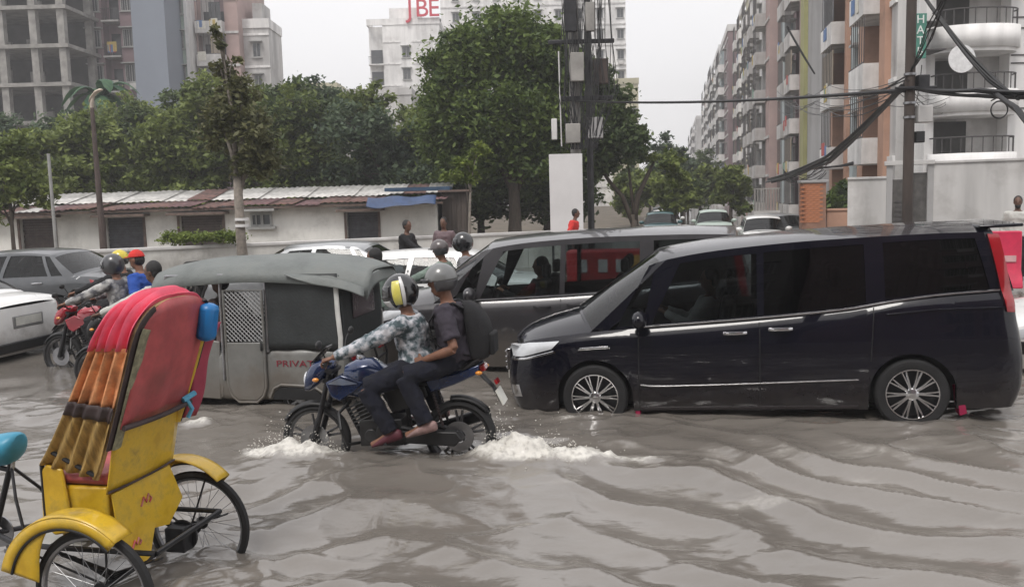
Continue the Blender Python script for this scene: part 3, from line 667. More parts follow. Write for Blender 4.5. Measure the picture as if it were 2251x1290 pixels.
# ------------------------------------------------------------------ motorcycles
def motorcycle(name, label, loc, rz, paint, paint2, ry=0.):
    e = empty(name, label, 'motorcycle', loc, rz, ry=ry)
    Rw = .30
    def whl(x, w):
        prof = [(Rw-.058, -w*.35), (Rw-.042, -w*.48), (Rw-.018, -w*.40), (Rw-.004, -w*.2), (Rw, 0), (Rw-.004, w*.2), (Rw-.018, w*.40), (Rw-.042, w*.48), (Rw-.058, w*.35)]
        t = MB().lathe(prof, (0, 0, 0), 'y', 40, loop=True).build('wheel', M_RUB, e, loc=(x, 0, Rw))
        b = MB(); b.lathe([(Rw-.055, -w*.36), (Rw-.055, w*.36), (Rw-.078, w*.22), (Rw-.078, -w*.22)], (0, 0, 0), 'y', 36, loop=True)
        for k in range(5):
            a = 2*math.pi*k/5+.3
            for d in (-.14, .14): b.tube([(math.cos(a)*.03, 0, math.sin(a)*.03), (math.cos(a+d)*(Rw-.09), 0, math.sin(a+d)*(Rw-.09))], [.014, .010], 6)
        b.cyl((0, -.07, 0), (0, .07, 0), .045, n=16); b.build('rim', mat('grey_alloy', (.10, .10, .105), .35, .7), t)
        MB().lathe([(.055, -.062), (.125, -.062), (.125, -.057), (.055, -.057)], (0, 0, 0), 'y', 28, loop=True).build('brake_disc', M_STEEL, t)
    whl(-.62, .085); whl(.62, .11)
    b = MB()
    for sy in (-.095, .095): b.tube([(-.62, sy, Rw), (-.54, sy, .52), (-.43, sy, .88)], [.026, .024, .019], 10)
    b.box((-.455, 0, .80), (.06, .24, .035), Matrix.Rotation(R(22), 3, 'Y')); b.box((-.43, 0, .885), (.06, .24, .03), Matrix.Rotation(R(22), 3, 'Y')); b.build('fork', M_DSTEEL, e)
    def arc(r, a0, a1, w, cx, name, m, th=.006, n=14):
        rows = []
        for q in (1, 0):
            pass
        P = [[(cx+math.cos(a)*(r-k*k*.12), w*k*2, Rw+math.sin(a)*(r-k*k*.12)) for k in (-.5, -.3, 0, .3, .5)] for a in np.linspace(R(a0), R(a1), n)]
        return MB().grid(P).build(name, m, e, solid=th)
    arc(.322, 62, 148, .05, -.62, 'front_fender', M_BLACK); arc(.335, 40, 100, .06, .62, 'rear_fender', M_BLACK)
    # headlight cowl
    b = MB(); rings = []
    for x, z, w, h in [(-.66, .80, .055, .05), (-.645, .81, .10, .10), (-.60, .835, .125, .125), (-.53, .865, .125, .115), (-.45, .90, .10, .08), (-.40, .925, .06, .04)]:
        rings.append([(x+.25*h*math.sin(q), w*math.copysign(abs(math.cos(q))**.7, math.cos(q)), z+h*math.copysign(abs(math.sin(q))**.8, math.sin(q))) for q in np.linspace(0, 2*math.pi, 19)[:-1]])
    cw = b.loft(rings).build('headlight_cowl', paint, e)
    b = MB(); b.ell((-.655, 0, .80), (.03, .075, .075), nu=16, nv=8); b.build('headlight', M_LENS, cw)
    b = MB(); b.prism([(-.60, .95), (-.56, .955), (-.44, 1.08), (-.455, 1.085)], -.07, .07); b.build('windshield', glass('smoke_screen', (.2, .2, .22)), e, bevel=.003)
    # tank with shrouds
    rings = []
    for x, zt, zb, w in [(-.33, .86, .70, .06), (-.30, .925, .66, .115), (-.20, .97, .64, .15), (-.08, .965, .65, .15), (.02, .90, .67, .12), (.09, .83, .69, .08), (.12, .80, .72, .05)]:
        zc = (zt+zb)/2; h = (zt-zb)/2
        rings.append([(x, w*math.copysign(abs(math.cos(q))**.75, math.cos(q)), zc+h*math.copysign(abs(math.sin(q))**.75, math.sin(q))) for q in np.linspace(0, 2*math.pi, 21)[:-1]])
    tk = MB().loft(rings).build('fuel_tank', paint, e)
    MB().cyl((-.18, 0, .965), (-.175, 0, .985), .04, n=16).build('fuel_cap', M_CHR, tk)
    for sy in (-1, 1):
        b = MB(); sh_ = MB().prism([(-.45, .80), (-.31, .86), (-.12, .79), (-.20, .72), (-.34, .64), (-.41, .68)], sy*.135, sy*.160).build('tank_shroud', paint, e, bevel=.014)
        MB().prism([(-.43, .79), (-.32, .835), (-.17, .785), (-.30, .775)], sy*.1605, sy*.1635).build('decal', paint2, sh_)
        b = MB(); b.prism([(.02, .72), (.30, .74), (.34, .60), (.10, .52)], sy*.10, sy*.13); b.build('side_panel', M_BLACK, e, bevel=.012)
        b = MB(); b.prism([(.38, .78), (.66, .84), (.84, .90), (.82, .82), (.62, .74), (.42, .68)], sy*.085, sy*.115); b.build('tail_panel', paint, e, bevel=.012)
    rings = []
    for x, z, w, h in [(.03, .80, .07, .03), (.08, .80, .11, .035), (.28, .79, .135, .04), (.40, .82, .13, .045), (.46, .86, .12, .04), (.66, .885, .115, .04), (.80, .905, .08, .03)]:
        rings.append([(x, w*math.copysign(abs(math.cos(q))**.6, math.cos(q)), z+h*math.copysign(abs(math.sin(q))**.6, math.sin(q))) for q in np.linspace(0, 2*math.pi, 17)[:-1]])
    MB().loft(rings).build('seat', M_SEAT, e)
    b = MB(); b.box((.85, 0, .86), (.05, .13, .06), Matrix.Rotation(R(-15), 3, 'Y')); b.build('tail_light', M_RED, e, bevel=.012)
    b = MB(); b.tube([(.80, 0, .83), (.92, 0, .70), (.99, 0, .56)], [.035, .03, .028], 8, ell=(.4, 1.6)); b.build('plate_hanger', M_BLACK, e)
    b = MB(); b.box((.985, 0, .62), (.012, .20, .13), Matrix.Rotation(R(-25), 3, 'Y')); b.build('number_plate', M_PLATE, e)
    b = MB(); b.box((.955, 0, .74), (.02, .10, .04), Matrix.Rotation(R(-25), 3, 'Y')); b.build('reflector', M_RED, e)
    b = MB(); b.tube([(.70, -.11, .86), (.84, -.12, .95), (.90, -.06, .955), (.90, .06, .955), (.84, .12, .95), (.70, .11, .86)], .012, 8); b.build('grab_rail', M_DSTEEL, e)
    # engine, frame
    b = MB(); b.box((-.02, 0, .36), (.36, .24, .22)); b.box((-.12, 0, .52), (.17, .19, .20), Matrix.Rotation(R(-20), 3, 'Y'))
    for k in range(6): b.box((-.135-.012*k, 0, .455+.03*k), (.21, .235, .012), Matrix.Rotation(R(-20), 3, 'Y'))
    for sy in (-1, 1): b.cyl((.04, sy*.11, .36), (.04, sy*.155, .36), .10, .09, 24); b.cyl((-.10, sy*.11, .34), (-.10, sy*.14, .34), .06, .055, 20)
    b.build('engine', mat('engine_grey', (.05, .05, .052), .45, .6, var=.3), e, bevel=.01)
    b = MB()
    b.tube([(-.42, 0, .84), (-.36, 0, .62), (-.22, 0, .30), (.14, 0, .25), (.20, 0, .42), (.16, 0, .70)], .02, 8); b.tube([(-.42, 0, .82), (-.1, 0, .66), (.2, 0, .70), (.78, 0, .84)], .02, 8)
    for sy in (-.11, .11): b.tube([(.16, sy, .40), (.62, sy, Rw)], [.024, .02], 8)
    b.build('frame', M_DSTEEL, e)
    b = MB()
    for sy in (-.09, .09):
        b.tube([(.42, sy, .74), (.50, sy, .40)], .012, 8)
        b.tube([(.435+.055*t+.0*math.cos(t*60), sy+.026*math.cos(t*50), .68-.22*t+.0) for t in np.linspace(0, 1, 60)], .007, 5)
    b.build('shock_absorber', mat('shock_black', (.03, .02, .02), .4), e)
    b = MB(); b.tube([(-.18, .08, .44), (-.30, .11, .36), (-.22, .13, .22), (.1, .14, .2), (.3, .17, .27)], .02, 8); b.tube([(.28, .17, .27), (.36, .175, .30), (.78, .19, .42), (.84, .19, .435)], [.025, .05, .055, .045], 12); b.build('exhaust', M_DSTEEL, e)
    b = MB(); b.prism([(.16, .38), (.62, .36), (.66, .30), (.60, .24), (.14, .28)], -.155, -.135); b.build('chain_guard', M_BLACK, e, bevel=.01)
    hb = MB(); hb.tube([(-.36, -.36, .985), (-.39, -.25, 1.0), (-.42, -.1, .945), (-.42, .1, .945), (-.39, .25, 1.0), (-.36, .36, .985)], .012, 8)
    h = hb.build('handlebar', M_BLACK, e)
    for sy in (-1, 1):
        MB().tube([(-.353, sy*.38, .982), (-.383, sy*.26, 1.0)], .018, 8).build('grip', M_RUB, h)
        MB().tube([(-.40, sy*.34, .99), (-.415, sy*.24, .99)], .007, 6).build('lever', M_STEEL, h)
        b = MB(); b.tube([(-.40, sy*.22, .99), (-.40, sy*.30, 1.10), (-.39, sy*.36, 1.14)], .006, 6); b.ell((-.385, sy*.39, 1.15), (.018, .06, .035), nu=14, nv=8); b.build('mirror', M_BLACK, e)
        b = MB(); b.tube([(.05, sy*.12, .30), (.05, sy*.25, .30)], .014, 8); b.tube([(.36, sy*.12, .37), (.38, sy*.24, .37)], .014, 8); b.build('foot_peg', M_RUB, e)
        b = MB(); b.ell((-.52, sy*.18, .83), (.03, .02, .018), nu=10, nv=6); b.ell((.84, sy*.16, .84), (.03, .02, .018), nu=10, nv=6); b.build('indicator', M_AMB, e)
    b = MB()
    for sy in (-1, 1): b.tube([(-.28, sy*.06, .62), (-.33, sy*.22, .56), (-.30, sy*.28, .44), (-.27, sy*.24, .30), (-.20, sy*.06, .27)], .014, 8)
    b.build('leg_guard', M_BLACK, e)
    return e
M_BBLUE = mat('blue_bike_paint', (.006, .022, .085), .2, .2, var=.2, coat=1.); M_BSIL = mat('pale_blue_bike_paint', (.30, .36, .48), .25, .3, var=.2, coat=1.)
M_BRED = mat('red_bike_paint', (.38, .012, .03), .22, .1, var=.15, coat=1.)

# ------------------------------------------------------------------ people
def ik(a, c, l1, l2, pole):
    d = c-a; D = min(d.length, (l1+l2)*.998); u = d.normalized(); c2 = a+u*D
    x = (l1*l1-l2*l2+D*D)/(2*D); h = math.sqrt(max(0, l1*l1-x*x)); p = pole-u*pole.dot(u)
    p = p.normalized() if p.length > 1e-6 else Vector((0, 0, 1))
    return a+u*x+p*h, c2
WRK = bpy.data.textures.new('wrinkles', 'CLOUDS'); WRK.noise_scale = .07; WRK.noise_depth = 3
def skinned(b, name, m, parent, vox, smooth=6, wr=0.):
    o = b.build(name, m, parent, sharp=0)
    q = o.modifiers.new('join', 'REMESH'); q.mode = 'VOXEL'; q.voxel_size = vox; q.use_smooth_shade = True
    q = o.modifiers.new('soft', 'SMOOTH'); q.factor = .5; q.iterations = smooth
    if wr:
        q = o.modifiers.new('folds', 'DISPLACE'); q.texture = WRK; q.strength = wr; q.mid_level = .5; q.texture_coords = 'LOCAL'
    return o
def hand(b, w, h, n, curl, k=1.):
    """palm, four fingers of unequal length and a thumb; h hand axis, n palm normal"""
    h = h.normalized(); n = (n-h*n.dot(h)).normalized(); a = h.cross(n)
    b.tube([w, w+h*.045*k, w+h*.085*k], [.026*k, .036*k, .038*k], 8, ref=n, ell=(.5, 1.05))
    for i, (o, l) in enumerate(((-.030, .068), (-.010, .078), (.010, .073), (.029, .058))):
        p = w+h*.082*k+a*o*k; pts = [p-h*.01]; d = h.copy(); ang = 0
        for s in (.45, .32, .25):
            ang += curl; d = h*math.cos(ang)+n*math.sin(ang); p = p+d*l*s*k; pts.append(p)
        b.tube(pts, [.0095*k, .009*k, .008*k, .0068*k], 7)
    p = w+h*.025*k-a*.030*k
    b.tube([p, p+(h*.5-a*.6+n*.3)*.04*k, p+(h*.75-a*.55+n*.75)*.065*k, p+(h*.9-a*.3+n*1.0)*.085*k], [.013*k, .011*k, .010*k, .008*k], 7)
def person(label, loc, rz, P, shirt, trousers, shoe, head='hair', skin=None, sleeve='long', vox=.015, ry=0., helm=None, long_shirt=False, face=True, group=None, beard=False):
    skin = skin or M_SKIN
    e = empty('person', label, 'person', loc, rz, group, ry=ry)
    f0 = Vector(P.get('face', (-1, 0, 0))).normalized(); pel = Vector(P['pelvis']); nk = Vector(P['neck'])
    s = (nk-pel); L = s.length; s.normalize(); r = f0.cross(s).normalized(); f = s.cross(r).normalized()
    sh = {}; el = {}; wr = {}; hp = {}; kn = {}; an = {}; toe = {}
    for i, sg in enumerate((-1, 1)):                             # -1 left, 1 right
        sh[sg] = nk-s*.055+r*sg*.175; hp[sg] = pel+r*sg*.088-s*.02
        pole = Vector(P.get('epole', (.3, 0, -1)))+r*sg*.5
        el[sg], wr[sg] = ik(sh[sg], Vector(P['hands'][i]), .325, .30, pole)
        kp = Vector(P.get('kpole', (-1, 0, .6)))+r*sg*.25
        kn[sg], an[sg] = ik(hp[sg], Vector(P['feet'][i]), .43, .42, kp)
        td = Vector(P.get('toes', (-1, 0, -.12))).normalized(); toe[sg] = td
    prof = [(-.16, .11, .09), (-.06, .155, .12), (.08, .163, .122), (.30, .146, .110), (.50, .150, .115), (.72, .172, .122), (.88, .168, .102), (.96, .115, .08), (1.0, .062, .06)]
    def torso(b, g, t0=-.2, t1=1.01, flare=0.):
        rg = []
        for t, w, d in prof:
            if t0 <= t <= t1:
                k = 1+flare*max(0, .3-t)
                rg.append([pel+s*(t*L)+r*((w+g)*k*math.cos(q))+f*((d+g)*k*math.sin(q)) for q in [2*math.pi*j/18 for j in range(18)]])
        b.loft(rg)
    hd = Vector(P.get('head_up', (0, 0, 1))).normalized(); hf = Vector(P.get('look', f0)).normalized(); hr = hf.cross(hd).normalized(); hf = hd.cross(hr).normalized()
    hc = nk+(s*.4+hd*.6).normalized()*.165+hf*.02
    HM = Matrix((hf, hr, hd)).transposed()
    b = MB(); torso(b, -.008)
    b.tube([nk-s*.04, nk+s*.03, hc-hd*.03], [.062, .052, .055], 10)
    b.ell(hc+hd*.015, (.094, .074, .108), HM, 18, 12); b.ell(hc+hf*.022-hd*.055, (.068, .056, .066), HM, 14, 10)
    b.tube([hc+hf*.088+hd*.02, hc+hf*.108-hd*.012, hc+hf*.09-hd*.025], [.009, .015, .012], 7)          # nose
    b.ell(hc+hf*.082-hd*.062, (.014, .024, .010), HM, 8, 6); b.ell(hc+hf*.085+hd*.032, (.012, .045, .008), HM, 8, 6)
    for sg in (-1, 1):
        b.ell(hc+hr*sg*.076-hd*.005-hf*.008, (.018, .010, .030), HM, 8, 6)
        b.tube([sh[sg]-r*sg*.05, sh[sg], lerp(sh[sg], el[sg], .5), el[sg]], [.05, .05, .043, .036], 10)
        b.tube([el[sg], lerp(el[sg], wr[sg], .3), wr[sg]], [.037, .040, .025], 10)
        hdv = Vector(P['hand_dir'][0 if sg < 0 else 1]) if 'hand_dir' in P else (wr[sg]-el[sg])
        hn = Vector(P['palm'][0 if sg < 0 else 1]) if 'palm' in P else Vector((0, -sg*.3, -1))
        hand(b, wr[sg], hdv, hn, P.get('curl', .35))
        b.tube([hp[sg], lerp(hp[sg], kn[sg], .5), kn[sg]], [.082, .070, .052], 10); b.tube([kn[sg], lerp(kn[sg], an[sg], .3), an[sg]], [.050, .053, .034], 10)
        b.tube([an[sg], an[sg]+toe[sg]*.10-V(0, 0, .05), an[sg]+toe[sg]*.18-V(0, 0, .06)], [.034, .034, .026], 8)
    body = skinned(b, 'body', skin, e, vox*.62 if vox < .013 else vox*.85, 3)
    # clothes
    b = MB(); torso(b, .024, -.09 if not long_shirt else -.2, .965, .25)
    if long_shirt:
        rg = []
        for t, w, d in ((.05, .17, .13), (-.35, .19, .15), (-.75, .205, .165), (-1.0, .21, .17)):
            rg.append([pel+s*(t*L)+r*(w*math.cos(q))+f*(d*math.sin(q)) for q in [2*math.pi*j/18 for j in range(18)]])
        b.loft(rg)
    for sg in (-1, 1):
        fu = 1. if sleeve == 'long' else .78
        b.tube([sh[sg]-r*sg*.07-s*.01, sh[sg]-s*.004, lerp(sh[sg], el[sg], .5*fu), lerp(sh[sg], el[sg], fu)], [.070, .076, .070, .066 if sleeve == 'long' else .076], 12)
        if sleeve == 'long': b.tube([lerp(sh[sg], el[sg], .95), el[sg], lerp(el[sg], wr[sg], .4), lerp(el[sg], wr[sg], .95)], [.064, .063, .058, .042], 12)
    skinned(b, 'shirt', shirt, e, vox, 3, .034)
    b = MB()
    torso(b, .010, -.2, .12)
    for sg in (-1, 1):
        b.tube([hp[sg]+s*.03, lerp(hp[sg], kn[sg], .45), kn[sg]], [.110, .100, .082], 12); b.tube([kn[sg], lerp(kn[sg], an[sg], .4), lerp(kn[sg], an[sg], .97)], [.080, .076, .068], 12)
    skinned(b, 'trousers', trousers, e, vox, 3, .028)
    for sg in (-1, 1):
        t = toe[sg]; d = Vector((0, 0, -1)); d = (d-t*d.dot(t)).normalized(); a = an[sg]; sd_ = t.cross(d)
        rg = []
        for q, w, h0, h1 in ((-.085, .026, .0, .065), (-.06, .038, -.02, .075), (.0, .042, -.03, .078), (.07, .046, .005, .080), (.13, .046, .03, .082), (.175, .036, .05, .082), (.195, .016, .06, .078)):
            c = a+t*q; rg.append([c+sd_*(w*math.cos(j))+d*lerp(h0, h1, (1+math.sin(j))/2) for j in [2*math.pi*k/14 for k in range(14)]])
        MB().loft(rg).build('shoe', shoe, e, sub=1)
    # head wear
    def sph(rad, lon0, lon1, lat0, lat1, nu, nv, sc=1., ctr=hd*.02):
        G = []
        for i in range(nv+1):
            la = R(lerp(lat0, lat1, i/nv)); row = []
            for j in range(nu+1):
                lo = R(lerp(lon0, lon1, j/nu)); q = math.cos(la)
                v = Vector((rad[0]*q*math.cos(lo), rad[1]*q*math.sin(lo), rad[2]*math.sin(la)))
                if math.sin(la) < -.15 and math.cos(lo) > 0: v.x *= 1+.10*math.cos(lo)
                row.append(hc+ctr+HM @ (v*sc))
            G.append(row)
        return MB().grid(G)
    if head == 'hair':
        m = MB(); m.ell(hc+hd*.034-hf*.022, (.094, .084, .102), HM, 18, 12); m.ell(hc-hf*.045-hd*.01, (.06, .074, .075), HM, 16, 10); m.build('hair', M_HAIR, e)
    elif head == 'full':
        rad = (.150, .128, .150)
        h = sph(rad, -180, 180, -58, 90, 40, 24).build('helmet', helm[0], e, solid=.02, off=-1, sharp=0)
        sph(rad, -68, 68, -14, 26, 16, 8, 1.02).build('visor', mat('visor', (.01, .01, .012), .08, coat=1), h, solid=.006)
        if len(helm) > 1:
            sph(rad, 76, 104, -40, 40, 6, 12, 1.012).build('stripe', helm[1], h, solid=.004); sph(rad, -104, -76, -40, 40, 6, 12, 1.012).build('stripe', helm[1], h, solid=.004)
            sph(rad, -118, -106, -50, 55, 4, 12, 1.012).build('stripe', helm[2], h, solid=.004); sph(rad, 106, 118, -50, 55, 4, 12, 1.012).build('stripe', helm[2], h, solid=.004)
            sph(rad, -60, 60, -50, -22, 12, 6, 1.012).build('chin_bar', helm[2], h, solid=.006)
    elif head == 'open':
        rad = (.136, .118, .136)
        h = sph(rad, -180, 180, -2, 90, 40, 16).build('helmet', helm[0], e, solid=.018, off=-1, sharp=0)
        sph(rad, 62, 298, -42, -1, 24, 8, .985).build('helmet_side', helm[-1], h, solid=.018, off=-1)
        sph((.165, .118, .12), -50, 50, 2, 9, 14, 2, 1.0).build('peak', helm[-1], h, solid=.008)
    elif head == 'cap':
        h = sph((.108, .086, .112), -180, 180, 8, 90, 30, 12).build('cap', helm[0], e, solid=.006); sph((.17, .075, .10), -60, 60, 8, 13, 12, 2).build('peak', helm[0], h, solid=.004)
        MB().ell(hc-hf*.03, (.075, .080, .085), HM, 14, 8).build('hair', M_HAIR, e)
    if face and head != 'full':
        m = MB()
        for sg in (-1, 1): m.ell(hc+hf*.079+hr*sg*.030+hd*.014, (.008, .012, .007), HM, 8, 6)
        m.build('eyes', M_HAIR, e)
    if beard: MB().ell(hc+hf*.03-hd*.075, (.066, .058, .052), HM, 14, 8).build('beard', M_HAIR, e)
    return e
def rider(front=True, lean=0., feet_dx=0.):
    if front:
        return dict(pelvis=(.30, 0, .895), neck=(.245+lean, 0, 1.325), hands=[(-.335, -.33, 1.02), (-.335, .33, 1.02)], feet=[(.10, -.215, .385), (.10, .215, .385)],
                    kpole=(-1, 0, 1), epole=(.2, 0, -1), hand_dir=[(-1, -.15, -.25), (-1, .15, -.25)], palm=[(.1, .1, -1), (.1, -.1, -1)], curl=.8, head_up=(-.12, 0, 1), toes=(-1, 0, -.22))
    return dict(pelvis=(.64, 0, .955), neck=(.585+lean, 0, 1.405), hands=[(.41, -.205, .97), (.48, .26, .94)], feet=[(.40, -.23, .455), (.40, .23, .455)],
                kpole=(-1, 0, 1), epole=(1.3, 0, .1), hand_dir=[(-.9, .35, -.25), (-.9, -.35, -.25)], palm=[(0, 1, -.3), (0, -1, -.3)], curl=.25, head_up=(-.05, 0, 1), toes=(-1, 0, -.18))

C_CAMO = blotch('camouflage_cloth', (.06, .09, .10), (.26, .29, .32), (.54, .54, .57), 17)
C_JEAN = mat('dark_denim', (.0035, .0045, .013), .85, var=.35, scale=12, bump=.35, bscale=160)
C_PLUM = mat('charcoal_plum_cotton', (.036, .030, .042), .85, var=.2, bump=.3, bscale=160)
C_BLK = mat('black_cloth', (.010, .010, .012), .85, var=.3, bump=.3, bscale=140)
C_WHT = mat('off_white_cotton', (.50, .50, .47), .85, var=.1, scale=9, bump=.3, bscale=120)
C_GRN = mat('grey_green_cotton', (.16, .21, .18), .85, var=.2, bump=.3)
C_MAUVE = mat('mauve_cotton', (.16, .115, .125), .85, var=.2, bump=.3)
C_BLUE = mat('bright_blue_cotton', (.015, .07, .34), .8, var=.15, bump=.3)
C_REDC = mat('bright_red_cotton', (.60, .03, .025), .8, var=.15, bump=.3)
C_GREY = mat('grey_cotton', (.20, .20, .21), .85, var=.25, bump=.3)
S_RED = mat('dark_red_shoe', (.09, .018, .028), .6); S_PINK = mat('worn_pale_shoe', (.26, .165, .155), .6, var=.3, scale=20); S_BLK = mat('black_shoe', (.012, .012, .012), .5)
H_BLK = mat('black_helmet', (.012, .012, .014), .2, var=.2, coat=1); H_YEL = mat('yellow_stripe', (.72, .66, .14), .25, coat=1); H_WHT = mat('white_stripe', (.68, .68, .68), .25, coat=1)
H_GRY = mat('grey_helmet', (.15, .155, .155), .3, var=.1, coat=.7); H_DGR = mat('dark_grey_helmet', (.05, .05, .055), .3, coat=.7); H_YLO = mat('yellow_helmet', (.62, .50, .03), .3, coat=.7)

BK = (-1.06, 7.25, -.16); BRZ, BRY = -8.7, -2.
motorcycle('motorcycle', 'blue and black motorcycle carrying two riders through the splashing water', BK, BRZ, M_BBLUE, M_BSIL, BRY)
person('rider in camouflage long-sleeved shirt and black-white-yellow full-face helmet steering the blue motorcycle', BK, BRZ, rider(True), C_CAMO, C_JEAN, S_RED, 'full', vox=.012, ry=BRY, helm=[H_BLK, H_YEL, H_WHT])
P_ = rider(False); P_['look'] = (-1, -.25, -.22)
person('passenger in dark plum T-shirt and grey open helmet holding the camouflage rider', BK, BRZ, P_, C_PLUM, C_JEAN, S_PINK, 'open', sleeve='short', vox=.012, ry=BRY, helm=[H_GRY, H_DGR])
def backpack(loc, rz, ry):
    e = empty('backpack', 'black backpack on the back of the passenger with the grey helmet', 'backpack', loc, rz, ry=ry)
    rg = []
    for z, w, d0, d1 in ((.92, .10, .70, .76), (.94, .145, .68, .84), (1.05, .155, .67, .87), (1.2, .15, .655, .86), (1.33, .13, .64, .80), (1.39, .09, .63, .73), (1.41, .03, .65, .69)):
        rg.append([(lerp(d0, d1, .5)+(d1-d0)/2*math.copysign(abs(math.cos(q))**.6, math.cos(q)), w*math.copysign(abs(math.sin(q))**.6, math.sin(q)), z) for q in [2*math.pi*k/20 for k in range(20)]])
    MB().loft(rg).build('pack', C_BLK, e, sub=1)
    MB().box((.865, 0, 1.06), (.05, .22, .18)).build('pocket', C_BLK, e, bevel=.02)
    for sg in (-1, 1):
        MB().tube([(.66, sg*.10, 1.36), (.58, sg*.11, 1.405), (.46, sg*.125, 1.38), (.375, sg*.135, 1.26), (.40, sg*.15, 1.10), (.55, sg*.165, 1.0), (.69, sg*.13, .98)], .022, 8, ell=(.35, 1.2)).build('strap', C_BLK, e)
backpack((BK[0]+.08*math.cos(R(BRZ)), BK[1]+.08*math.sin(R(BRZ)), BK[2]+.004), BRZ, BRY)

M2 = (-4.42, 10.45, -.15)
motorcycle('motorcycle', 'dark motorcycle mostly hidden by the pedal rickshaw hood', M2, -10, M_BLACK, M_DSTEEL)
person('bare-headed rider in off-white shirt directly behind the pedal rickshaw hood', M2, -10, rider(True), C_WHT, C_BLK, S_BLK, 'hair', M_SKIN2, vox=.014)
M3 = (-5.42, 11.65, -.15)
motorcycle('motorcycle', 'red motorcycle with its front wheel left of the pedal rickshaw hood', M3, -10, M_BRED, M_BRED)
person('rider in grey patterned jacket and dark helmet steering the red motorcycle at left', M3, -10, rider(True), blotch('grey_pattern_cloth', (.10, .10, .11), (.3, .3, .3), (.48, .47, .46), 9), C_BLK, S_BLK, 'full', vox=.015, helm=[H_DGR])
P_ = rider(False)
person('passenger in bright blue shirt and red cap behind the grey-jacketed rider', M3, -10, P_, C_BLUE, C_BLK, S_BLK, 'cap', vox=.015, helm=[C_REDC], sleeve='short')
M6 = (-5.98, 12.95, -.15)
motorcycle('motorcycle', 'black motorcycle farthest back of the three at left', M6, -10, M_BLACK, M_DSTEEL)
person('rider in black jacket and yellow helmet farthest back of the left motorcycles', M6, -10, rider(True, .08), C_BLK, C_BLK, S_BLK, 'open', vox=.016, helm=[H_YLO, H_BLK])
M4 = (-1.22, 12.75, -.12)
motorcycle('motorcycle', 'dark motorcycle between the grey minivan and the white saloon', M4, -10, M_BLACK, M_BRED)
person('rider in grey-green shirt and brown-grey helmet left of the grey minivan windscreen', M4, -10, rider(True), C_GRN, C_BLK, S_BLK, 'open', vox=.016, helm=[mat('taupe_helmet', (.10, .085, .085), .35, coat=.6), H_DGR])
person('passenger in grey shirt and black helmet at the grey minivan windscreen edge', M4, -10, rider(False), C_GREY, C_BLK, S_BLK, 'full', vox=.016, helm=[H_BLK])
M5 = (-1.95, 11.35, -.12)
motorcycle('motorcycle', 'red motorcycle just behind the grey three-wheeler canopy', M5, -10, M_BRED, M_BRED)
person('bare-headed rider in pale green shirt just above the grey three-wheeler canopy', M5, -10, rider(True), C_GRN, C_BLK, S_BLK, 'hair', M_SKIN2, vox=.016)

def stand(h=1.68, hands=None, step=.0, face=(0, -1, 0), lean=0):
    k = h/1.70; f = Vector(face).normalized(); r = f.cross(Vector((0, 0, 1)))
    lf = -r*.10*k+f*step+V(0, 0, .09); rf = r*.10*k-f*step+V(0, 0, .09)
    hl = hands[0] if hands else tuple(-r*.26+V(0, 0, .80)+f*.06); hr_ = hands[1] if hands else tuple(r*.26+V(0, 0, .80)+f*.06)
    return dict(pelvis=(0, 0, .93*k), neck=tuple(V(0, 0, 1.42*k)+f*lean), hands=[hl, hr_], feet=[tuple(lf), tuple(rf)], face=face, kpole=tuple(f), epole=tuple(-f*1.+V(0, 0, -.2)), toes=tuple(f), look=face)
person('man in mauve-brown long tunic standing by the median wall', (-1.49, 20.0, -.02), 0, stand(1.68, face=(-.3, -1, 0)), C_MAUVE, C_MAUVE, S_BLK, 'hair', M_SKIN2, long_shirt=True, vox=.018)
person('man in black top leaning over an orange bundle by the median wall', (-2.30, 19.3, -.02), 0, stand(1.66, face=(.8, -.5, 0), hands=[(.42, .15, .98), (.45, -.25, .95)], lean=.06), C_BLK, C_BLK, S_BLK, 'hair', M_SKIN2, vox=.018)
person('person in bright red top walking past the white board', (1.62, 23.6, .02), 0, stand(1.70, face=(1, -.2, 0), step=.15, lean=.10), C_REDC, C_BLK, S_BLK, 'hair', M_SKIN2, vox=.018)
person('bearded man in white shirt at the right edge beyond the black minivan', (10.28, 18.0, .10), 0, stand(1.72, face=(-.6, -1, 0)), C_WHT, C_BLK, S_BLK, 'hair', M_SKIN2, vox=.018, beard=True)
def driver(label, car, loc, rz, ry, shirt):
    P = dict(pelvis=(1.86, .38, .62), neck=(1.98, .38, 1.12), hands=[(1.50, .22, .98), (1.50, .54, .98)], feet=[(1.15, .25, .35), (1.15, .5, .35)], kpole=(-1, 0, 1), epole=(0, 0, -1), curl=.7)
    person(label, loc, rz, P, shirt, C_BLK, S_BLK, 'hair', M_SKIN, vox=.018, ry=ry)
driver('driver in pale shirt behind the wheel of the black minivan', BV, (.11, 9.33, -.176), -13.2, -2.0, C_WHT)
driver('driver in dark shirt behind the wheel of the grey minivan', GV, (-1.63, 11.62, -.10), -12, 0, C_BLK)

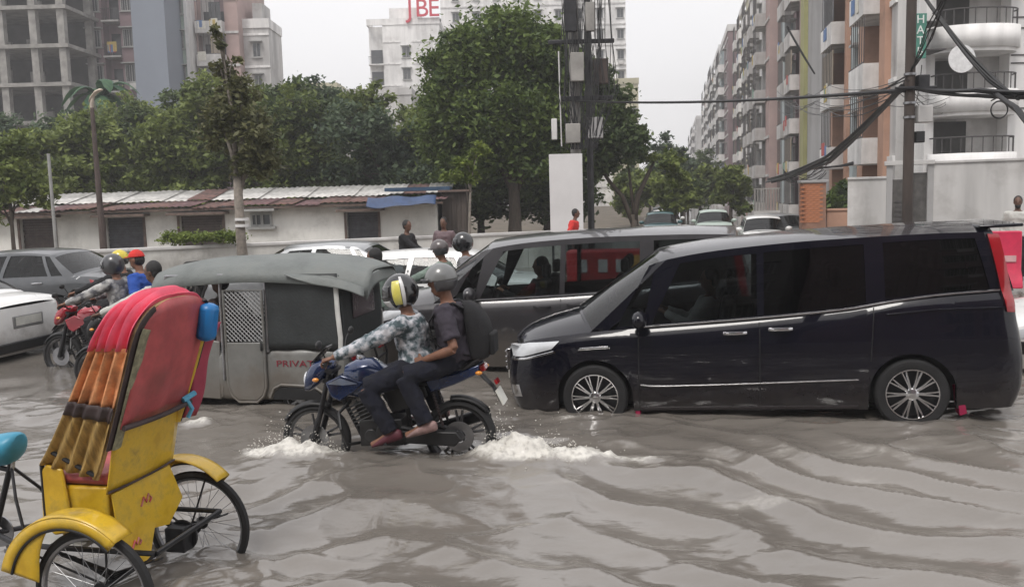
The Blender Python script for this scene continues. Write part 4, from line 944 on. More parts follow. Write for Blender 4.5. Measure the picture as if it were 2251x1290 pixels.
# ------------------------------------------------------------------ grey auto-rickshaw
def auto_rickshaw():
    e = empty('auto_rickshaw', 'grey three-wheeled auto-rickshaw with sagging canvas canopy and wire mesh door', 'auto rickshaw', (-4.19, 9.99, -.12), -10)
    MG = mat('grey_enamel', (.175, .175, .165), .45, .1, var=.18, scale=3, coat=.25, grime=.35, gscale=4, mud=(.45, .6)); MC = mat('grey_canvas', (.150, .165, .160), .55, var=.2, scale=3, grime=.2, gscale=3, bump=.25, bscale=30)
    MD = mat('dark_canvas', (.026, .030, .031), .6, var=.2, scale=5, bump=.3, bscale=40); MW = mat('white_trim', (.60, .60, .58), .5, var=.12)
    def sect(x, w, z0, z1, p=.35): return [(x, w*math.copysign(abs(math.cos(q))**p, math.cos(q)), (z0+z1)/2+(z1-z0)/2*math.copysign(abs(math.sin(q))**p, math.sin(q))) for q in np.linspace(0, 2*math.pi, 33)[:-1]]
    MB().loft([sect(-.02, .10, .50, .68, .8), sect(.03, .22, .36, .82, .7), sect(.12, .32, .28, .90, .6), sect(.28, .42, .22, .95, .5), sect(.46, .48, .20, .95, .45), sect(.56, .50, .20, .93, .4)]).build('cowl', MG, e)
    MB().loft([sect(.5, .50, .18, .36), sect(.8, .58, .17, .38), sect(1.24, .64, .17, .40), sect(1.27, .65, .17, .42)]).build('floor_tub', MG, e)
    MB().loft([sect(1.24, .645, .17, .70, .22), sect(1.30, .65, .17, .73, .2), sect(1.9, .655, .17, .74, .2), sect(2.45, .65, .17, .74, .2), sect(2.60, .62, .20, .73, .25), sect(2.63, .58, .25, .70, .3)]).build('rear_body', MG, e)
    for sg in (-1, 1):
        b = MB(); b.prism([(1.82, .20), (1.86, .29), (1.92, .335), (2.28, .315), (2.36, .26), (2.36, .20)], sg*.64, sg*.662); b.build('wheel_arch', M_BLACK, e, bevel=.008)
        b = MB(); b.tube([(1.80, sg*.66, .22), (1.85, sg*.665, .32), (1.93, sg*.667, .36), (2.28, sg*.667, .345), (2.38, sg*.665, .28)], .014, 8); b.build('arch_lip', MG, e)
        wheel_parts(e, 2.1, sg*.55, .20, .20, .11, M_STEEL, 5, sg)
        b = MB(); b.prism([(.72, .22), (1.24, .19), (1.26, .80), (.98, .86), (.74, .80)], sg*.615, sg*.64); b.build('front_door', MG, e, bevel=.015)
        b = MB(); b.tube([(.42, sg*.42, .90), (.50, sg*.46, 1.2), (.62, sg*.50, 1.48)], .02, 8); b.tube([(1.30, sg*.645, .40), (1.30, sg*.63, 1.50)], .018, 8); b.tube([(1.80, sg*.655, .70), (1.80, sg*.63, 1.50)], .018, 8)
        b.tube([(.62, sg*.50, 1.48), (1.30, sg*.63, 1.50), (2.55, sg*.62, 1.47)], .016, 8); b.build('frame_tube', M_STEEL, e)
        # mesh door
        y = sg*.668
        d = MB(); d.prism([(1.36, .80), (1.36, .34), (1.39, .25), (1.46, .19), (1.66, .19), (1.73, .25), (1.76, .34), (1.76, .80)], y-.014, y+.014)
        d = d.build('door', MG, e, bevel=.01)
        MB().tube([(1.35, y, 1.34), (1.35, y, .34), (1.385, y, .24), (1.46, y, .175), (1.66, y, .175), (1.735, y, .24), (1.77, y, .34), (1.77, y, 1.34)], .016, 8, loop=True).build('door_frame', MG, d)
        w = MB(); x0, x1, z0, z1 = 1.36, 1.76, .81, 1.33; st = .047
        k = -12
        for sl_ in (1, -1):
            for k in range(-14, 26):
                c0 = (x0+k*st) if sl_ > 0 else (x1-k*st)
                pts = []
                for t in np.linspace(0, z1-z0, 60):
                    x = c0+sl_*t
                    if x0 <= x <= x1: pts.append((x, z0+t))
                if len(pts) > 1: w.tube([(pts[0][0], y+.004*sl_, pts[0][1]), (pts[-1][0], y+.004*sl_, pts[-1][1])], .0055, 4)
        w.build('wire_mesh', mat('galvanised_wire', (.36, .36, .36), .5, .5), d)
        MB().tube([(1.745, y-sg*.0+sg*.02, .72), (1.75, y+sg*.035, .76), (1.745, y+sg*.02, .80)], .012, 8).build('door_latch', M_BLACK, d)
        # side curtain and white corner strip
        P = [[(x, sg*(.648-.012*math.sin(9*x+2*z)-.014*(1.45-z)*math.sin(21*x)), z) for z in np.linspace(.73, 1.50, 12)] for x in np.linspace(1.80, 2.58, 22)]
        MB().grid(P).build('side_curtain', MD, e, solid=.008)
        MB().tube([(2.585, sg*.655, .70), (2.595, sg*.66, .85), (2.575, sg*.655, 1.1), (2.565, sg*.65, 1.36)], .026, 8, ell=(1, .5)).build('corner_strip', MW, e)
    P = [[(2.60+.012*math.sin(8*z), y, z) for z in np.linspace(.70, 1.48, 12)] for y in np.linspace(-.63, .63, 18)]
    rp = MB().grid(P).build('rear_curtain', MD, e, solid=.008)
    MB().bx(2.618, 2.63, -.34, .34, 1.0, 1.30).build('rear_window', mat('cloudy_plastic', (.07, .05, .055), .25), rp, bevel=.02)
    b = MB()
    for y in (-.55, -.2, .2, .55): b.tube([(2.62, y, .72), (2.68, y, .50), (2.66, y, .28)], .014, 6)
    for z in (.30, .48): b.tube([(2.66, -.58, z), (2.69, 0, z), (2.66, .58, z)], .016, 8)
    b.build('rear_bumper', M_DSTEEL, e)
    for sg in (-1, 1): MB().box((2.64, sg*.46, .60), (.03, .13, .08)).build('tail_light', M_RED, e, bevel=.008)
    # canopy
    def cz(x): return itp([(.40, 1.50), (.62, 1.575), (1.0, 1.635), (1.7, 1.66), (2.3, 1.64), (2.6, 1.59), (2.86, 1.50)], x)
    P = []
    for x in np.linspace(.40, 2.86, 44):
        row = []; wd = itp([(.4, .52), (.7, .60), (1.2, .68), (2.4, .70), (2.86, .62)], x)
        for u in np.linspace(-1, 1, 27):
            z = cz(x)-.15*abs(u)**3.2
            if abs(u) > .9: z -= (abs(u)-.9)*.9
            z += .006*math.sin(x*7+u*3)*(1-abs(u))+.010*math.sin(u*11+x*4)*max(0, abs(u)-.5)
            row.append((x+.03*math.sin(u*5), wd*u, z))
        P.append(row)
    MB().grid(P).build('canopy', MC, e, solid=.010)
    for sg in (-1, 1):                                           # loose rear flap that hangs over the corner
        P = []
        for t in np.linspace(0, 1, 16):
            x = lerp(2.05, 2.86, t); row = []
            for q in np.linspace(0, 1, 8):
                dr = .09*min(1, t*2.4)
                row.append((x-.04*q*math.sin(6*t), sg*(.66-.05*max(0, t-.6)*2+.055*q**.7+.008*math.sin(9*t)*q), cz(x)-.15-dr*q))
            P.append(row)
        MB().grid(P).build('canopy_flap', MC, e, solid=.008)
    P = [[(2.835+.04*q, y*.93, 1.50-.15*abs(y/.66)**3.2-.01-.12*q) for q in np.linspace(0, 1, 6)] for y in np.linspace(-.66, .66, 20)]
    MB().grid(P).build('canopy_flap', MC, e, solid=.008)
    # front: wheel, windscreen, lamps
    wheel_parts(e, .24, 0, .20, .20, .11, M_STEEL, 5, -1)
    P = [[(lerp(.40, .60, t)-.05*(1-(y/.46)**2), y*lerp(.9, 1.04, t), lerp(.94, 1.47, t)) for t in (0, .3, .6, 1)] for y in np.linspace(-.46, .46, 9)]
    MB().grid(P).build('windscreen', G_CLR, e)
    for sg in (-1, 1): MB().ell((.06, sg*.22, .68), (.05, .075, .075), nu=16, nv=8).build('headlight', M_LENS, e)
    MB().tube([(.50, -.36, .98), (.55, -.2, 1.0), (.56, 0, .98), (.55, .2, 1.0), (.50, .36, .98)], .014, 8).build('handlebar', M_BLACK, e)
    b = MB(); b.box((.95, 0, .60), (.38, .62, .12)); b.box((1.16, 0, .84), (.08, .62, .40)); b.build('driver_seat', M_SEAT, e, bevel=.03)
    b = MB(); b.box((2.1, 0, .80), (.5, 1.1, .14)); b.box((2.42, 0, 1.05), (.12, 1.1, .5)); b.build('passenger_seat', M_SEAT, e, bevel=.04)
    text_obj('lettering', 'PRIVATE', .095, mat('red_lettering', (.20, .022, .035), .6, var=.4, scale=30), e, (2.12, -.6575, .575), (R(90), 0, 0), .002).scale = (1.35, 1, 1)
    MB().tube([(.62, -.52, 1.15), (.55, -.66, 1.20)], .008, 6).ell((.54, -.70, 1.22), (.02, .06, .045)).build('mirror', M_BLACK, e)
    return e
auto_rickshaw()
AR = ((-4.19, 9.99, -.12), -10)
person('auto-rickshaw driver in pale pink shirt seated behind the mesh door', AR[0], AR[1], dict(pelvis=(.98, 0, .74), neck=(.98, 0, 1.20), hands=[(.55, -.25, 1.0), (.55, .25, 1.0)], feet=[(.62, -.15, .48), (.62, .15, .48)], curl=.7),
       mat('pale_pink_cotton', (.42, .32, .31), .85, var=.1), C_BLK, S_BLK, 'hair', M_SKIN2, vox=.018)

# ------------------------------------------------------------------ pedal rickshaw
def pedal_rickshaw():
    e = empty('pedal_rickshaw', 'yellow pedal rickshaw with pink-red folding hood, nearest at left', 'rickshaw', (-2.15, 5.0, -.285), -12)
    MY = mat('yellow_enamel', (.66, .40, .012), .4, var=.22, scale=5, coat=.3, col2=(.76, .50, .03), grime=.55, gscale=5); MYD = mat('worn_yellow_panel', (.34, .22, .07), .6, var=.35, scale=9, stretch=(6, 1, 1))
    MP = mat('pink_red_vinyl', (.82, .125, .20), .5, grime=.15, gscale=6, var=.18, scale=6, bump=.25, bscale=18); MRD = mat('dull_red_vinyl', (.42, .08, .085), .5, var=.22, scale=5, grime=.25, gscale=4, bump=.2, bscale=14)
    MO = mat('orange_tan_cloth', (.60, .27, .12), .65, var=.35, scale=10, bump=.3, bscale=40); MB_ = mat('bamboo', (.40, .27, .13), .6, var=.3, scale=14)
    MBL = mat('bright_blue_vinyl', (.012, .16, .42), .35, var=.1); MDK = mat('dark_trim', (.045, .03, .03), .6, var=.3); MRW = mat('black_painted_frame', (.016, .016, .018), .4, .3, var=.3)
    Rw = .355
    def wheel(x, y, name='wheel'):
        t = MB().lathe([(Rw-.044, -.016), (Rw-.028, -.026), (Rw-.008, -.018), (Rw, 0), (Rw-.008, .018), (Rw-.028, .026), (Rw-.044, .016)], (0, 0, 0), 'y', 56, loop=True).build(name, M_RUB, e, loc=(x, y, Rw))
        MB().lathe([(Rw-.040, -.018), (Rw-.040, .018), (Rw-.056, .012), (Rw-.062, 0), (Rw-.056, -.012)], (0, 0, 0), 'y', 56, loop=True).build('rim', M_STEEL, t)
        h = MB(); h.cyl((0, -.05, 0), (0, .05, 0), .022, n=16); h.cyl((0, -.045, 0), (0, -.038, 0), .042, n=16); h.cyl((0, .038, 0), (0, .045, 0), .042, n=16); h.build('hub', M_DSTEEL, t)
        for k in range(32):
            a = 2*math.pi*k/32; s = -1 if k % 2 else 1; tw = .35*(1 if k % 4 < 2 else -1)
            MB().tube([(math.cos(a+tw)*.040, s*.041, math.sin(a+tw)*.040), (math.cos(a)*(Rw-.055), 0, math.sin(a)*(Rw-.055))], .0018, 4).build('spoke', M_STEEL, t)
        return t
    for sg in (-1, 1):
        wheel(0, sg*.50)
        # fender
        P = []
        for a in np.linspace(R(44), R(166), 26):
            P.append([(math.cos(a)*(.415-.9*k*k)-.10, sg*.50+k, Rw+.03+math.sin(a)*(.415-.9*k*k)) for k in (-.075, -.05, -.02, .02, .05, .075)])
        fd = MB().grid(P).build('fender', MY, e, solid=.006)
        P = [[(math.cos(a)*(.41-q)-.10, sg*.575-sg*.002, Rw+.03+math.sin(a)*(.405-q)) for q in (0, .03, .06)] for a in np.linspace(R(44), R(166), 26)]
        MB().grid(P).build('fender_skirt', MY, fd, solid=.005)
        MB().tube([(math.cos(a)*.345-.10, sg*.575, Rw+.03+math.sin(a)*.345) for a in np.linspace(R(44), R(166), 22)], .008, 6).build('fender_edge', MRW, fd)
        for q in (60, 150): MB().tube([(math.cos(R(q))*.38-.10, sg*.50, Rw+.03+math.sin(R(q))*.38), (0, sg*.40, Rw)], .007, 6).build('fender_stay', MRW, fd)
        P = [[(math.cos(a)*(.405-q*max(0, math.sin((a-R(95))/R(71)*math.pi*.5)))-.10, sg*.568, Rw+.03+math.sin(a)*(.405-q*max(0, math.sin((a-R(95))/R(71)*math.pi*.5)))) for q in (.0, .08, .16, .22)] for a in np.linspace(R(97), R(166), 20)]
        MB().grid(P).build('fender_plate', MY, fd, solid=.005)
    # axle, springs, chassis, chain hub
    b = MB(); b.cyl((0, -.45, Rw), (0, .45, Rw), .018, n=10); b.build('axle', MRW, e)
    b = MB(); b.box((0, .28, Rw), (.13, .10, .15)); b.lathe([(.03, .02), (.10, .02), (.10, .035), (.03, .035)], (0, .30, Rw), 'y', 24, loop=True); b.build('chain_sprocket', M_DSTEEL, e, bevel=.01)
    b = MB()
    for sg in (-1, 1):
        for k in range(4): b.tube([(-.36+.05*k, sg*.34, .50-.012*k), (0, sg*.34, .40-.014*k), (.30-.05*k, sg*.34, .50-.012*k)], .012, 6, ell=(.5, 1.6))
        b.tube([(.26, sg*.33, .52), (-.40, sg*.33, .52), (-.80, sg*.16, .46), (-1.06, 0, .44)], .016, 8)
    b.tube([(.26, -.33, .52), (.26, .33, .52)], .016, 8); b.tube([(-.40, -.33, .52), (-.40, .33, .52)], .016, 8)
    b.tube([(-1.06, 0, .44), (-.90, 0, .88)], .018, 8); b.tube([(-1.06, 0, .44), (-1.62, 0, .90)], .018, 8); b.tube([(-.92, 0, .84), (-1.60, 0, .96)], .016, 8)
    b.tube([(-.90, 0, .86), (-.80, .10, .70), (-.70, .16, .48)], .010, 6); b.tube([(-.90, 0, .86), (-.80, -.10, .70), (-.70, -.16, .48)], .010, 6)
    b.build('chassis', MRW, e)
    wheel(-1.82, 0)
    b = MB()
    for sy in (-.05, .05): b.tube([(-1.82, sy, Rw), (-1.70, sy, .74), (-1.64, 0, .90)], .013, 8)
    b.tube([(-1.64, 0, .86), (-1.59, 0, 1.06)], .016, 8); b.build('front_fork', MRW, e)
    MB().tube([(-1.38, -.28, 1.06), (-1.48, -.24, 1.08), (-1.59, -.06, 1.07), (-1.59, .06, 1.07), (-1.48, .24, 1.08), (-1.38, .28, 1.06)], .012, 8).build('handlebar', M_CHR, e)
    rg = []
    for x, w, z0, z1 in ((-1.22, .02, .97, 1.01), (-1.14, .04, .93, 1.03), (-1.02, .10, .87, 1.05), (-.92, .13, .86, 1.07), (-.85, .10, .90, 1.075), (-.82, .05, .97, 1.07)):
        rg.append([(x, w*math.cos(q), lerp(z0, z1, .5+.5*math.sin(q))) for q in [2*math.pi*k/16 for k in range(16)]])
    MB().loft(rg).build('saddle', mat('sky_blue_vinyl', (.05, .30, .46), .4, var=.15), e, sub=1)
    MB().tube([(-.90, 0, .84), (-.88, 0, .93)], .015, 8).build('seat_post', M_CHR, e)
    b = MB(); b.lathe([(.03, -.01), (.10, -.01), (.10, 0), (.03, 0)], (-1.06, .04, .44), 'y', 24, loop=True); b.tube([(-1.06, .05, .44), (-1.06, .10, .28)], .01, 6); b.tube([(-1.06, -.05, .44), (-1.06, -.10, .60)], .01, 6); b.box((-1.06, .15, .28), (.09, .09, .025)); b.box((-1.06, -.15, .60), (.09, .09, .025)); b.build('crank', M_STEEL, e)
    # seat box
    b = MB(); b.bx(-.36, -.05, -.28, .28, .56, .86); b.build('seat_box', MY, e, bevel=.015)
    b = MB(); b.bx(-.40, -.04, -.28, .28, .865, .93); b.build('seat_cushion', MRD, e, bevel=.03)
    b = MB(); b.bx(-.62, -.22, -.30, .30, .50, .53); b.build('footboard', mat('tin', (.4, .4, .38), .5, .5), e, bevel=.006)
    for sg in (-1, 1):
        b = MB(); b.prism([(-.45, .64), (-.44, .94), (-.40, .985), (-.30, .96), (-.27, .70), (-.29, .60), (-.38, .58)], sg*.288, sg*.31); b.build('side_panel', MY, e, bevel=.01)
        MB().tube([(-.43, sg*.30, .68), (-.43, sg*.30, .98), (-.37, sg*.30, 1.06), (-.10, sg*.30, .93)], .013, 8).build('arm_rail', MRW, e)
    # rear panels
    P = [[(-.025+.22*(z-.85)+.02*math.sin(math.pi*(y+.31)/.62), y, z) for z in np.linspace(.83, 1.23, 9)] for y in np.linspace(-.31, .31, 15)]
    bp = MB().grid(P).build('back_panel', MY, e, solid=.008)
    MB().tube([(-.015+.02*math.sin(math.pi*(y+.31)/.62), y, .84) for y in np.linspace(-.31, .31, 15)], .007, 6).build('panel_seam', MDK, bp)
    b = MB(); b.loft([[(-.02+.10*(.84-z)+o, y, z) for y, z in ((-.29, .825), (.25, .825), (.33, .60), (.16, .49), (.02, .52), (-.06, .38), (-.16, .36), (-.24, .50), (-.29, .56))] for o in (0, .008)])
    tp = b.build('tail_panel', MY, e)
    for (y0, z0, s_) in ((-.02, .70, 1.), (-.16, .50, .8)):
        MB().tube([(.02+.10*(.84-z0)-.028, y0+s_*a, z0+s_*c) for a, c in ((-.05, -.02), (-.02, .025), (.0, -.01), (.025, .03), (.05, .0), (.03, -.02))], .006, 6).build('painted_flourish', mat('red_white_paint', (.62, .30, .26), .5, col2=(.5, .03, .05), scale=30), tp)
    # hood: five hoops leaning back, cloth between them
    NH = 5; xb = np.linspace(-.43, -.09, NH); xt = np.linspace(.085, .275, NH); hz = [1.87, 1.895, 1.905, 1.895, 1.87]
    def hoop(i, v):
        """v 0..1 near base over the top to far base; i may be fractional"""
        f = lambda arr: float(np.interp(i, range(NH), arr))
        zt = f(hz); k = f([0, 1, 2, 3, 4])/4
        zb = .985-.075*k; w0 = .30; w1 = .325
        q = v*2-1; a = abs(q)
        if a > .5:                                               # legs
            t = (1-a)/.5; z = lerp(zb, 1.64, t); y = lerp(w0, w1, math.sin(t*math.pi/2)); 
        else:
            t = a/.5; th = t*math.pi/2; y = w1*math.sin(th)**.75 if th > 0 else 0; z = 1.64+(zt-1.64)*max(0, math.cos(th))**.72
        tt = (z-zb)/(zt-zb); x = lerp(f(xb), f(xt), tt**.9)
        return Vector((x, math.copysign(y, q), z))
    for i in range(NH): MB().tube([hoop(i, v) for v in np.linspace(0, 1, 41)], .0125, 7).build('hoop', MB_, e)
    ctr = Vector((0, 0, 1.35))
    def cloth(name, v0, v1, m, sag, nv, i0=0, i1=NH-1, off=.012, both=True):
        for (a0, a1) in (((v0, v1), (1-v1, 1-v0)) if both else ((v0, v1),)):
            P = []
            for ii in np.linspace(i0, i1, (i1-i0)*8+1):
                row = []
                for v in np.linspace(a0, a1, nv):
                    p = hoop(ii, v); n = Vector((0, p.y, (p.z-1.5) if p.z > 1.64 else 0)); n = n.normalized() if n.length > 1e-6 else Vector((0, 0, 1))
                    fr = ii-math.floor(ii+1e-9); s_ = off-sag*math.sin(math.pi*fr)**2
                    p = p+n*(s_+.004*math.sin(37*v+9*ii)); row.append(p)
                P.append(row)
            MB().grid(P).build(name, m, e, solid=.004)
    cloth('hood_top', .246, .754, MP, .060, 44, both=False, off=.032)
    cloth('hood_side', .135, .25, MO, .034, 10, off=.020)
    cloth('hood_band', .112, .140, MDK, .016, 4, off=.026)
    cloth('hood_lower_side', .0, .116, MYD, .034, 8, off=.020)
    # back of the hood
    P = []
    for y in np.linspace(-.322, .322, 25):
        best = min((abs(hoop(4, v).y-y), v) for v in np.linspace(.12, .88, 200)); tpv = hoop(4, best[1]); row = []
        for t in np.linspace(0, 1, 14):
            z = lerp(1.20, tpv.z+.01, t); x = lerp(.17, .345*(1)+.005, ((z-1.02)/.80)); x = lerp(.095, xt[4]+.018, min(1, (z-1.20)/.62))
            row.append((x+.045*math.sin(math.pi*t)*(1-(y/.33)**2)+.006*math.sin(y*26+z*7), y, z))
        P.append(row)
    bk = MB().grid(P).build('hood_back', MRD, e, solid=.005)
    # trim along the last hoop, both edges
    for sg in (-1, 1):
        vs = np.linspace(.06, .40, 18) if sg < 0 else np.linspace(.60, .94, 18)
        pts = [hoop(4, v)+V(.028, sg*.012, 0) for v in vs]
        MB().tube(pts, .020, 8, ell=(.5, 1.3)).build('trim', MDK, bk)
        if sg > 0: MB().tube([p+V(.016, -.030, 0) for p in pts[4:]], .016, 8, ell=(.5, 1.3)).build('trim', MY, bk)
        else: MB().tube([p+V(.02, .035, 0) for p in pts[:13]], .034, 8, ell=(.3, 1.2)).build('trim', mat('faded_olive_trim', (.24, .23, .15), .6, var=.4, scale=25), bk)
    MB().tube([(.115+.03*math.sin(math.pi*(y+.32)/.64), y, 1.205) for y in np.linspace(-.32, .32, 15)], .016, 8).build('trim', MDK, bk)
    P = [[(lerp(.05, .25, t)+.05*q+.015*math.sin(7*t), .325+.07*q, lerp(1.10, 1.68, t)) for q in np.linspace(0, 1, 6)] for t in np.linspace(0, 1, 14)]
    MB().grid(P).build('side_flap', mat('faded_pink_vinyl', (.38, .05, .09), .45, var=.15), e, solid=.006)
    b = MB(); b.box((.305, .255, 1.70), (.10, .115, .225), Matrix.Rotation(R(10), 3, 'Y')); b.build('blue_pad', MBL, e, bevel=.035)
    b = MB(); b.tube([(.13, .25, 1.24), (.15, .28, 1.17), (.13, .26, 1.12)], .014, 6); b.tube([(.13, .22, 1.235), (.155, .31, 1.26)], .018, 6); b.build('tie_rag', mat('pale_blue_rag', (.10, .35, .52), .8), e)
    return e
pedal_rickshaw()

# ------------------------------------------------------------------ buildings
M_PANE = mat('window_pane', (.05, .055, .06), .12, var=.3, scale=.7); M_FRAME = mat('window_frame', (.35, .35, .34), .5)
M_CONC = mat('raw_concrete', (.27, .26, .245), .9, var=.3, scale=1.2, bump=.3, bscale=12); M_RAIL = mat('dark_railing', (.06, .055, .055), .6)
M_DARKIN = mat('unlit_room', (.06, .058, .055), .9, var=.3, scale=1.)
_win = {}
def win_mesh(w, h, bars):
    k = (round(w, 2), round(h, 2), bars)
    if k not in _win:
        b = MB(); t = .07
        b.bx(-w/2, w/2, -.07, .0, 0, t); b.bx(-w/2, w/2, -.07, .0, h-t, h); b.bx(-w/2, -w/2+t, -.065, .0, t, h-t); b.bx(w/2-t, w/2, -.065, .0, t, h-t); b.bx(-.03, .03, -.05, 0, t, h-t)
        b.bx(-w/2-.12, w/2+.12, -.18, .0, -.09, -.003)                                   # sill
        b.bx(-w/2-.2, w/2+.2, -.5, .0, h+.06, h+.16)                                     # sunshade
        if bars:
            for x in np.arange(-w/2+.2, w/2-.1, .22): b.bx(x-.018, x+.018, -.10, -.075, 0, h)
        m = b.mesh('window', False); p = MB().bx(-w/2+.03, w/2-.03, -.025, -.004, .03, h-.03).mesh('pane', False)
        m.materials.append(M_FRAME); p.materials.append(M_PANE); _win[k] = (m, p)
    return _win[k]
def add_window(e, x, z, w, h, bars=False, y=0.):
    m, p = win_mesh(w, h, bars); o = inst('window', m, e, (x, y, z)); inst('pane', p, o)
_bal = {}
def add_balcony(e, x0, x1, z, d, m, fh, y=0., solid=True, out=.9, door=True):
    k = (round(x1-x0, 2), round(d, 2), m.name, round(fh, 2), solid, round(out, 2))
    if k not in _bal:
        w = x1-x0; b = MB(); b.bx(0, w, -out, d, -.14, 0)
        if solid: b.bx(0, w, -out, -out+.12, .0, .95); b.bx(0, .12, -out+.12, -.003, 0, .95); b.bx(w-.12, w, -out+.12, -.003, 0, .95)
        me = b.mesh('balcony', False); me.materials.append(m)
        r = MB(); r.bx(0, w, -out, -out+.05, .95 if solid else 1.0, 1.02 if solid else 1.06)
        if not solid:
            for q in np.arange(.1, w, .16): r.bx(q, q+.03, -out+.01, -out+.04, 0, 1.0)
        else:
            for q in np.arange(.3, w, .45): r.bx(q, q+.03, -out+.03, -out+.06, 1.02, fh-.2)
        rm = r.mesh('railing', False); rm.materials.append(M_RAIL)
        dm = MB().bx(.25, w-.25, d-.05, d-.01, .02, 2.2).mesh('door', False); dm.materials.append(M_PANE)
        _bal[k] = (me, rm, dm)
    me, rm, dm = _bal[k]; o = inst('balcony', me, e, (x0, y, z)); inst('railing', rm, o)
    if door: inst('door', dm, o)
RC = random.Random(31); _cl = {}
def clutter(e, k, x0, x1, z):
    q = RC.random()
    if 'ac' not in _cl:
        me = MB().bx(-.4, .4, -.36, -.003, 0, .55).mesh('air_conditioner', False); me.materials.append(W_PALE); _cl['ac'] = me
        for i, c_ in enumerate(((.45, .10, .09), (.12, .2, .38), (.6, .58, .52), (.5, .38, .12), (.2, .34, .26))):
            me = MB().grid([[(x, -.03*math.sin(9*x), zz) for zz in (-.8, -.4, 0)] for x in np.linspace(-.4, .4, 9)]).mesh('laundry', True); me.materials.append(mat('washing%d' % i, c_, .85)); _cl['l%d' % i] = me
    if k in 'wv' and q < .30: inst('air_conditioner', _cl['ac'], e, (RC.uniform(x0+.4, x1-.4), -.02, z+.12))
    if k in 'bg' and q < .55:
        for j in range(RC.randint(1, 3)): inst('laundry', _cl['l%d' % RC.randint(0, 4)], e, (RC.uniform(x0+.5, x1-.5), -.93 if k == 'b' else -.42, z+RC.uniform(.85, 1.3)), scale=(RC.uniform(.6, 1.1), 1, RC.uniform(.6, 1.1)))
    if k == 'b' and RC.random() < .45:                           # glazed or shuttered-in balcony
        key = ('sh', round(x1-x0, 2), RC.randint(0, 2))
        if key not in _cl:
            b = MB(); w = x1-x0
            for i in range(int(w/.28)): b.bx(.1+.28*i, .36+.28*i, -.80, -.77, 1.03, 2.7)
            me = b.mesh('shutter_screen', False); me.materials.append([M_PANE, M_CONC, mat('tan_screen', (.30, .25, .19), .7)][key[2]]); _cl[key] = me
        inst('shutter_screen', _cl[key], e, (x0, 0, z))
def building(name, label, loc, rz, W, D, H, fh, bays, wm, z0=0., bandm=None, parapet=.9, rec=1.2, zmin=0., tank=False):
    """facade along local x at y=0 looking to -y; bays (x0, x1, kind, material)"""
    e = empty(name, label, 'building', loc, rz)
    by = {}
    for (x0, x1, k, m) in bays: by.setdefault((m or wm).name, []).append((x0, x1, k))
    for mn, L in by.items():
        b = MB()
        for (x0, x1, k) in L:
            y0 = rec if k in 'bgo' else (-.25 if k == 'p' else 0.); b.bx(x0, x1, y0, D, 0, H)
        b.build('wall', MATS[mn], e, smooth=False)
    nf = int((H-z0)/fh)
    if bandm:
        for i in range(nf+1):
            for (x0, x1, k, m) in bays:
                if k in 'wn': inst_band(e, x0, x1, z0+i*fh, bandm)
    for i in range(nf):
        z = z0+i*fh
        if z < zmin: continue
        for (x0, x1, k, m) in bays:
            w = x1-x0
            if k == 'w': add_window(e, (x0+x1)/2, z+.9, min(1.6, w*.62), 1.4)
            elif k == 'v': add_window(e, (x0+x1)/2, z+.8, min(1.9, w*.75), 1.6, True)
            elif k == 'b': add_balcony(e, x0, x1, z, rec, bandm or wm, fh)
            elif k == 'g': add_balcony(e, x0, x1, z, rec, bandm or wm, fh, solid=False, out=.35)
            if k in 'bgwv' and z < 30: clutter(e, k, x0, x1, z)
    if parapet:
        b = MB(); b.bx(-.1, W+.1, -.12, .1, H, H+parapet); b.bx(-.1, .1, .1, D, H, H+parapet); b.bx(W-.1, W+.1, .1, D, H, H+parapet); b.build('parapet', bandm or wm, e, smooth=False)
    if tank:
        b = MB(); b.bx(W*.3, W*.7, 1, D-1, H, H+2.6); b.build('stair_head', wm, e, smooth=False)
    return e
_bd = {}
def inst_band(e, x0, x1, z, m):
    k = (round(x1-x0, 2), m.name)
    if k not in _bd:
        me = MB().bx(0, x1-x0, -.10, -.003, 0, .22).mesh('floor_band', False); me.materials.append(m); _bd[k] = me
    inst('floor_band', _bd[k], e, (x0, 0, z-.11))
W_WHITE = mat('white_plaster', (.72, .71, .70), .85, grime=.22, gscale=.5, var=.22, scale=.45, stretch=(1.6, 1.6, .22), bump=.1)
W_PALE = mat('pale_grey_plaster', (.52, .51, .50), .85, grime=.3, gscale=.5, var=.25, scale=.45, stretch=(1.6, 1.6, .22)); W_GREY = mat('grey_plaster', (.36, .355, .355), .85, grime=.25, gscale=.4, var=.16, scale=.3, stretch=(1.5, 1.5, .3), bump=.15, bscale=6)
W_PINK = mat('pink_plaster', (.40, .29, .27), .85, var=.14, scale=.4); W_MAUVE = mat('mauve_plaster', (.24, .17, .18), .85, var=.2, scale=.4); W_ORANGE = mat('orange_plaster', (.47, .28, .20), .8, grime=.25, gscale=.6, var=.12, scale=.5)
W_BLUE = mat('blue_grey_cladding', (.20, .225, .27), .5, var=.06, scale=.2); W_GREEN = mat('pale_green_glass', (.36, .44, .38), .3, var=.15, scale=.5); W_YG = mat('yellow_green_paint', (.32, .315, .14), .8, var=.2, scale=.8, stretch=(1, 1, .3))
W_ICE = mat('pale_blue_paint', (.43, .49, .50), .7, var=.1, scale=.4); W_CREAM = mat('cream_plaster', (.50, .47, .34), .85, var=.15, scale=.4)

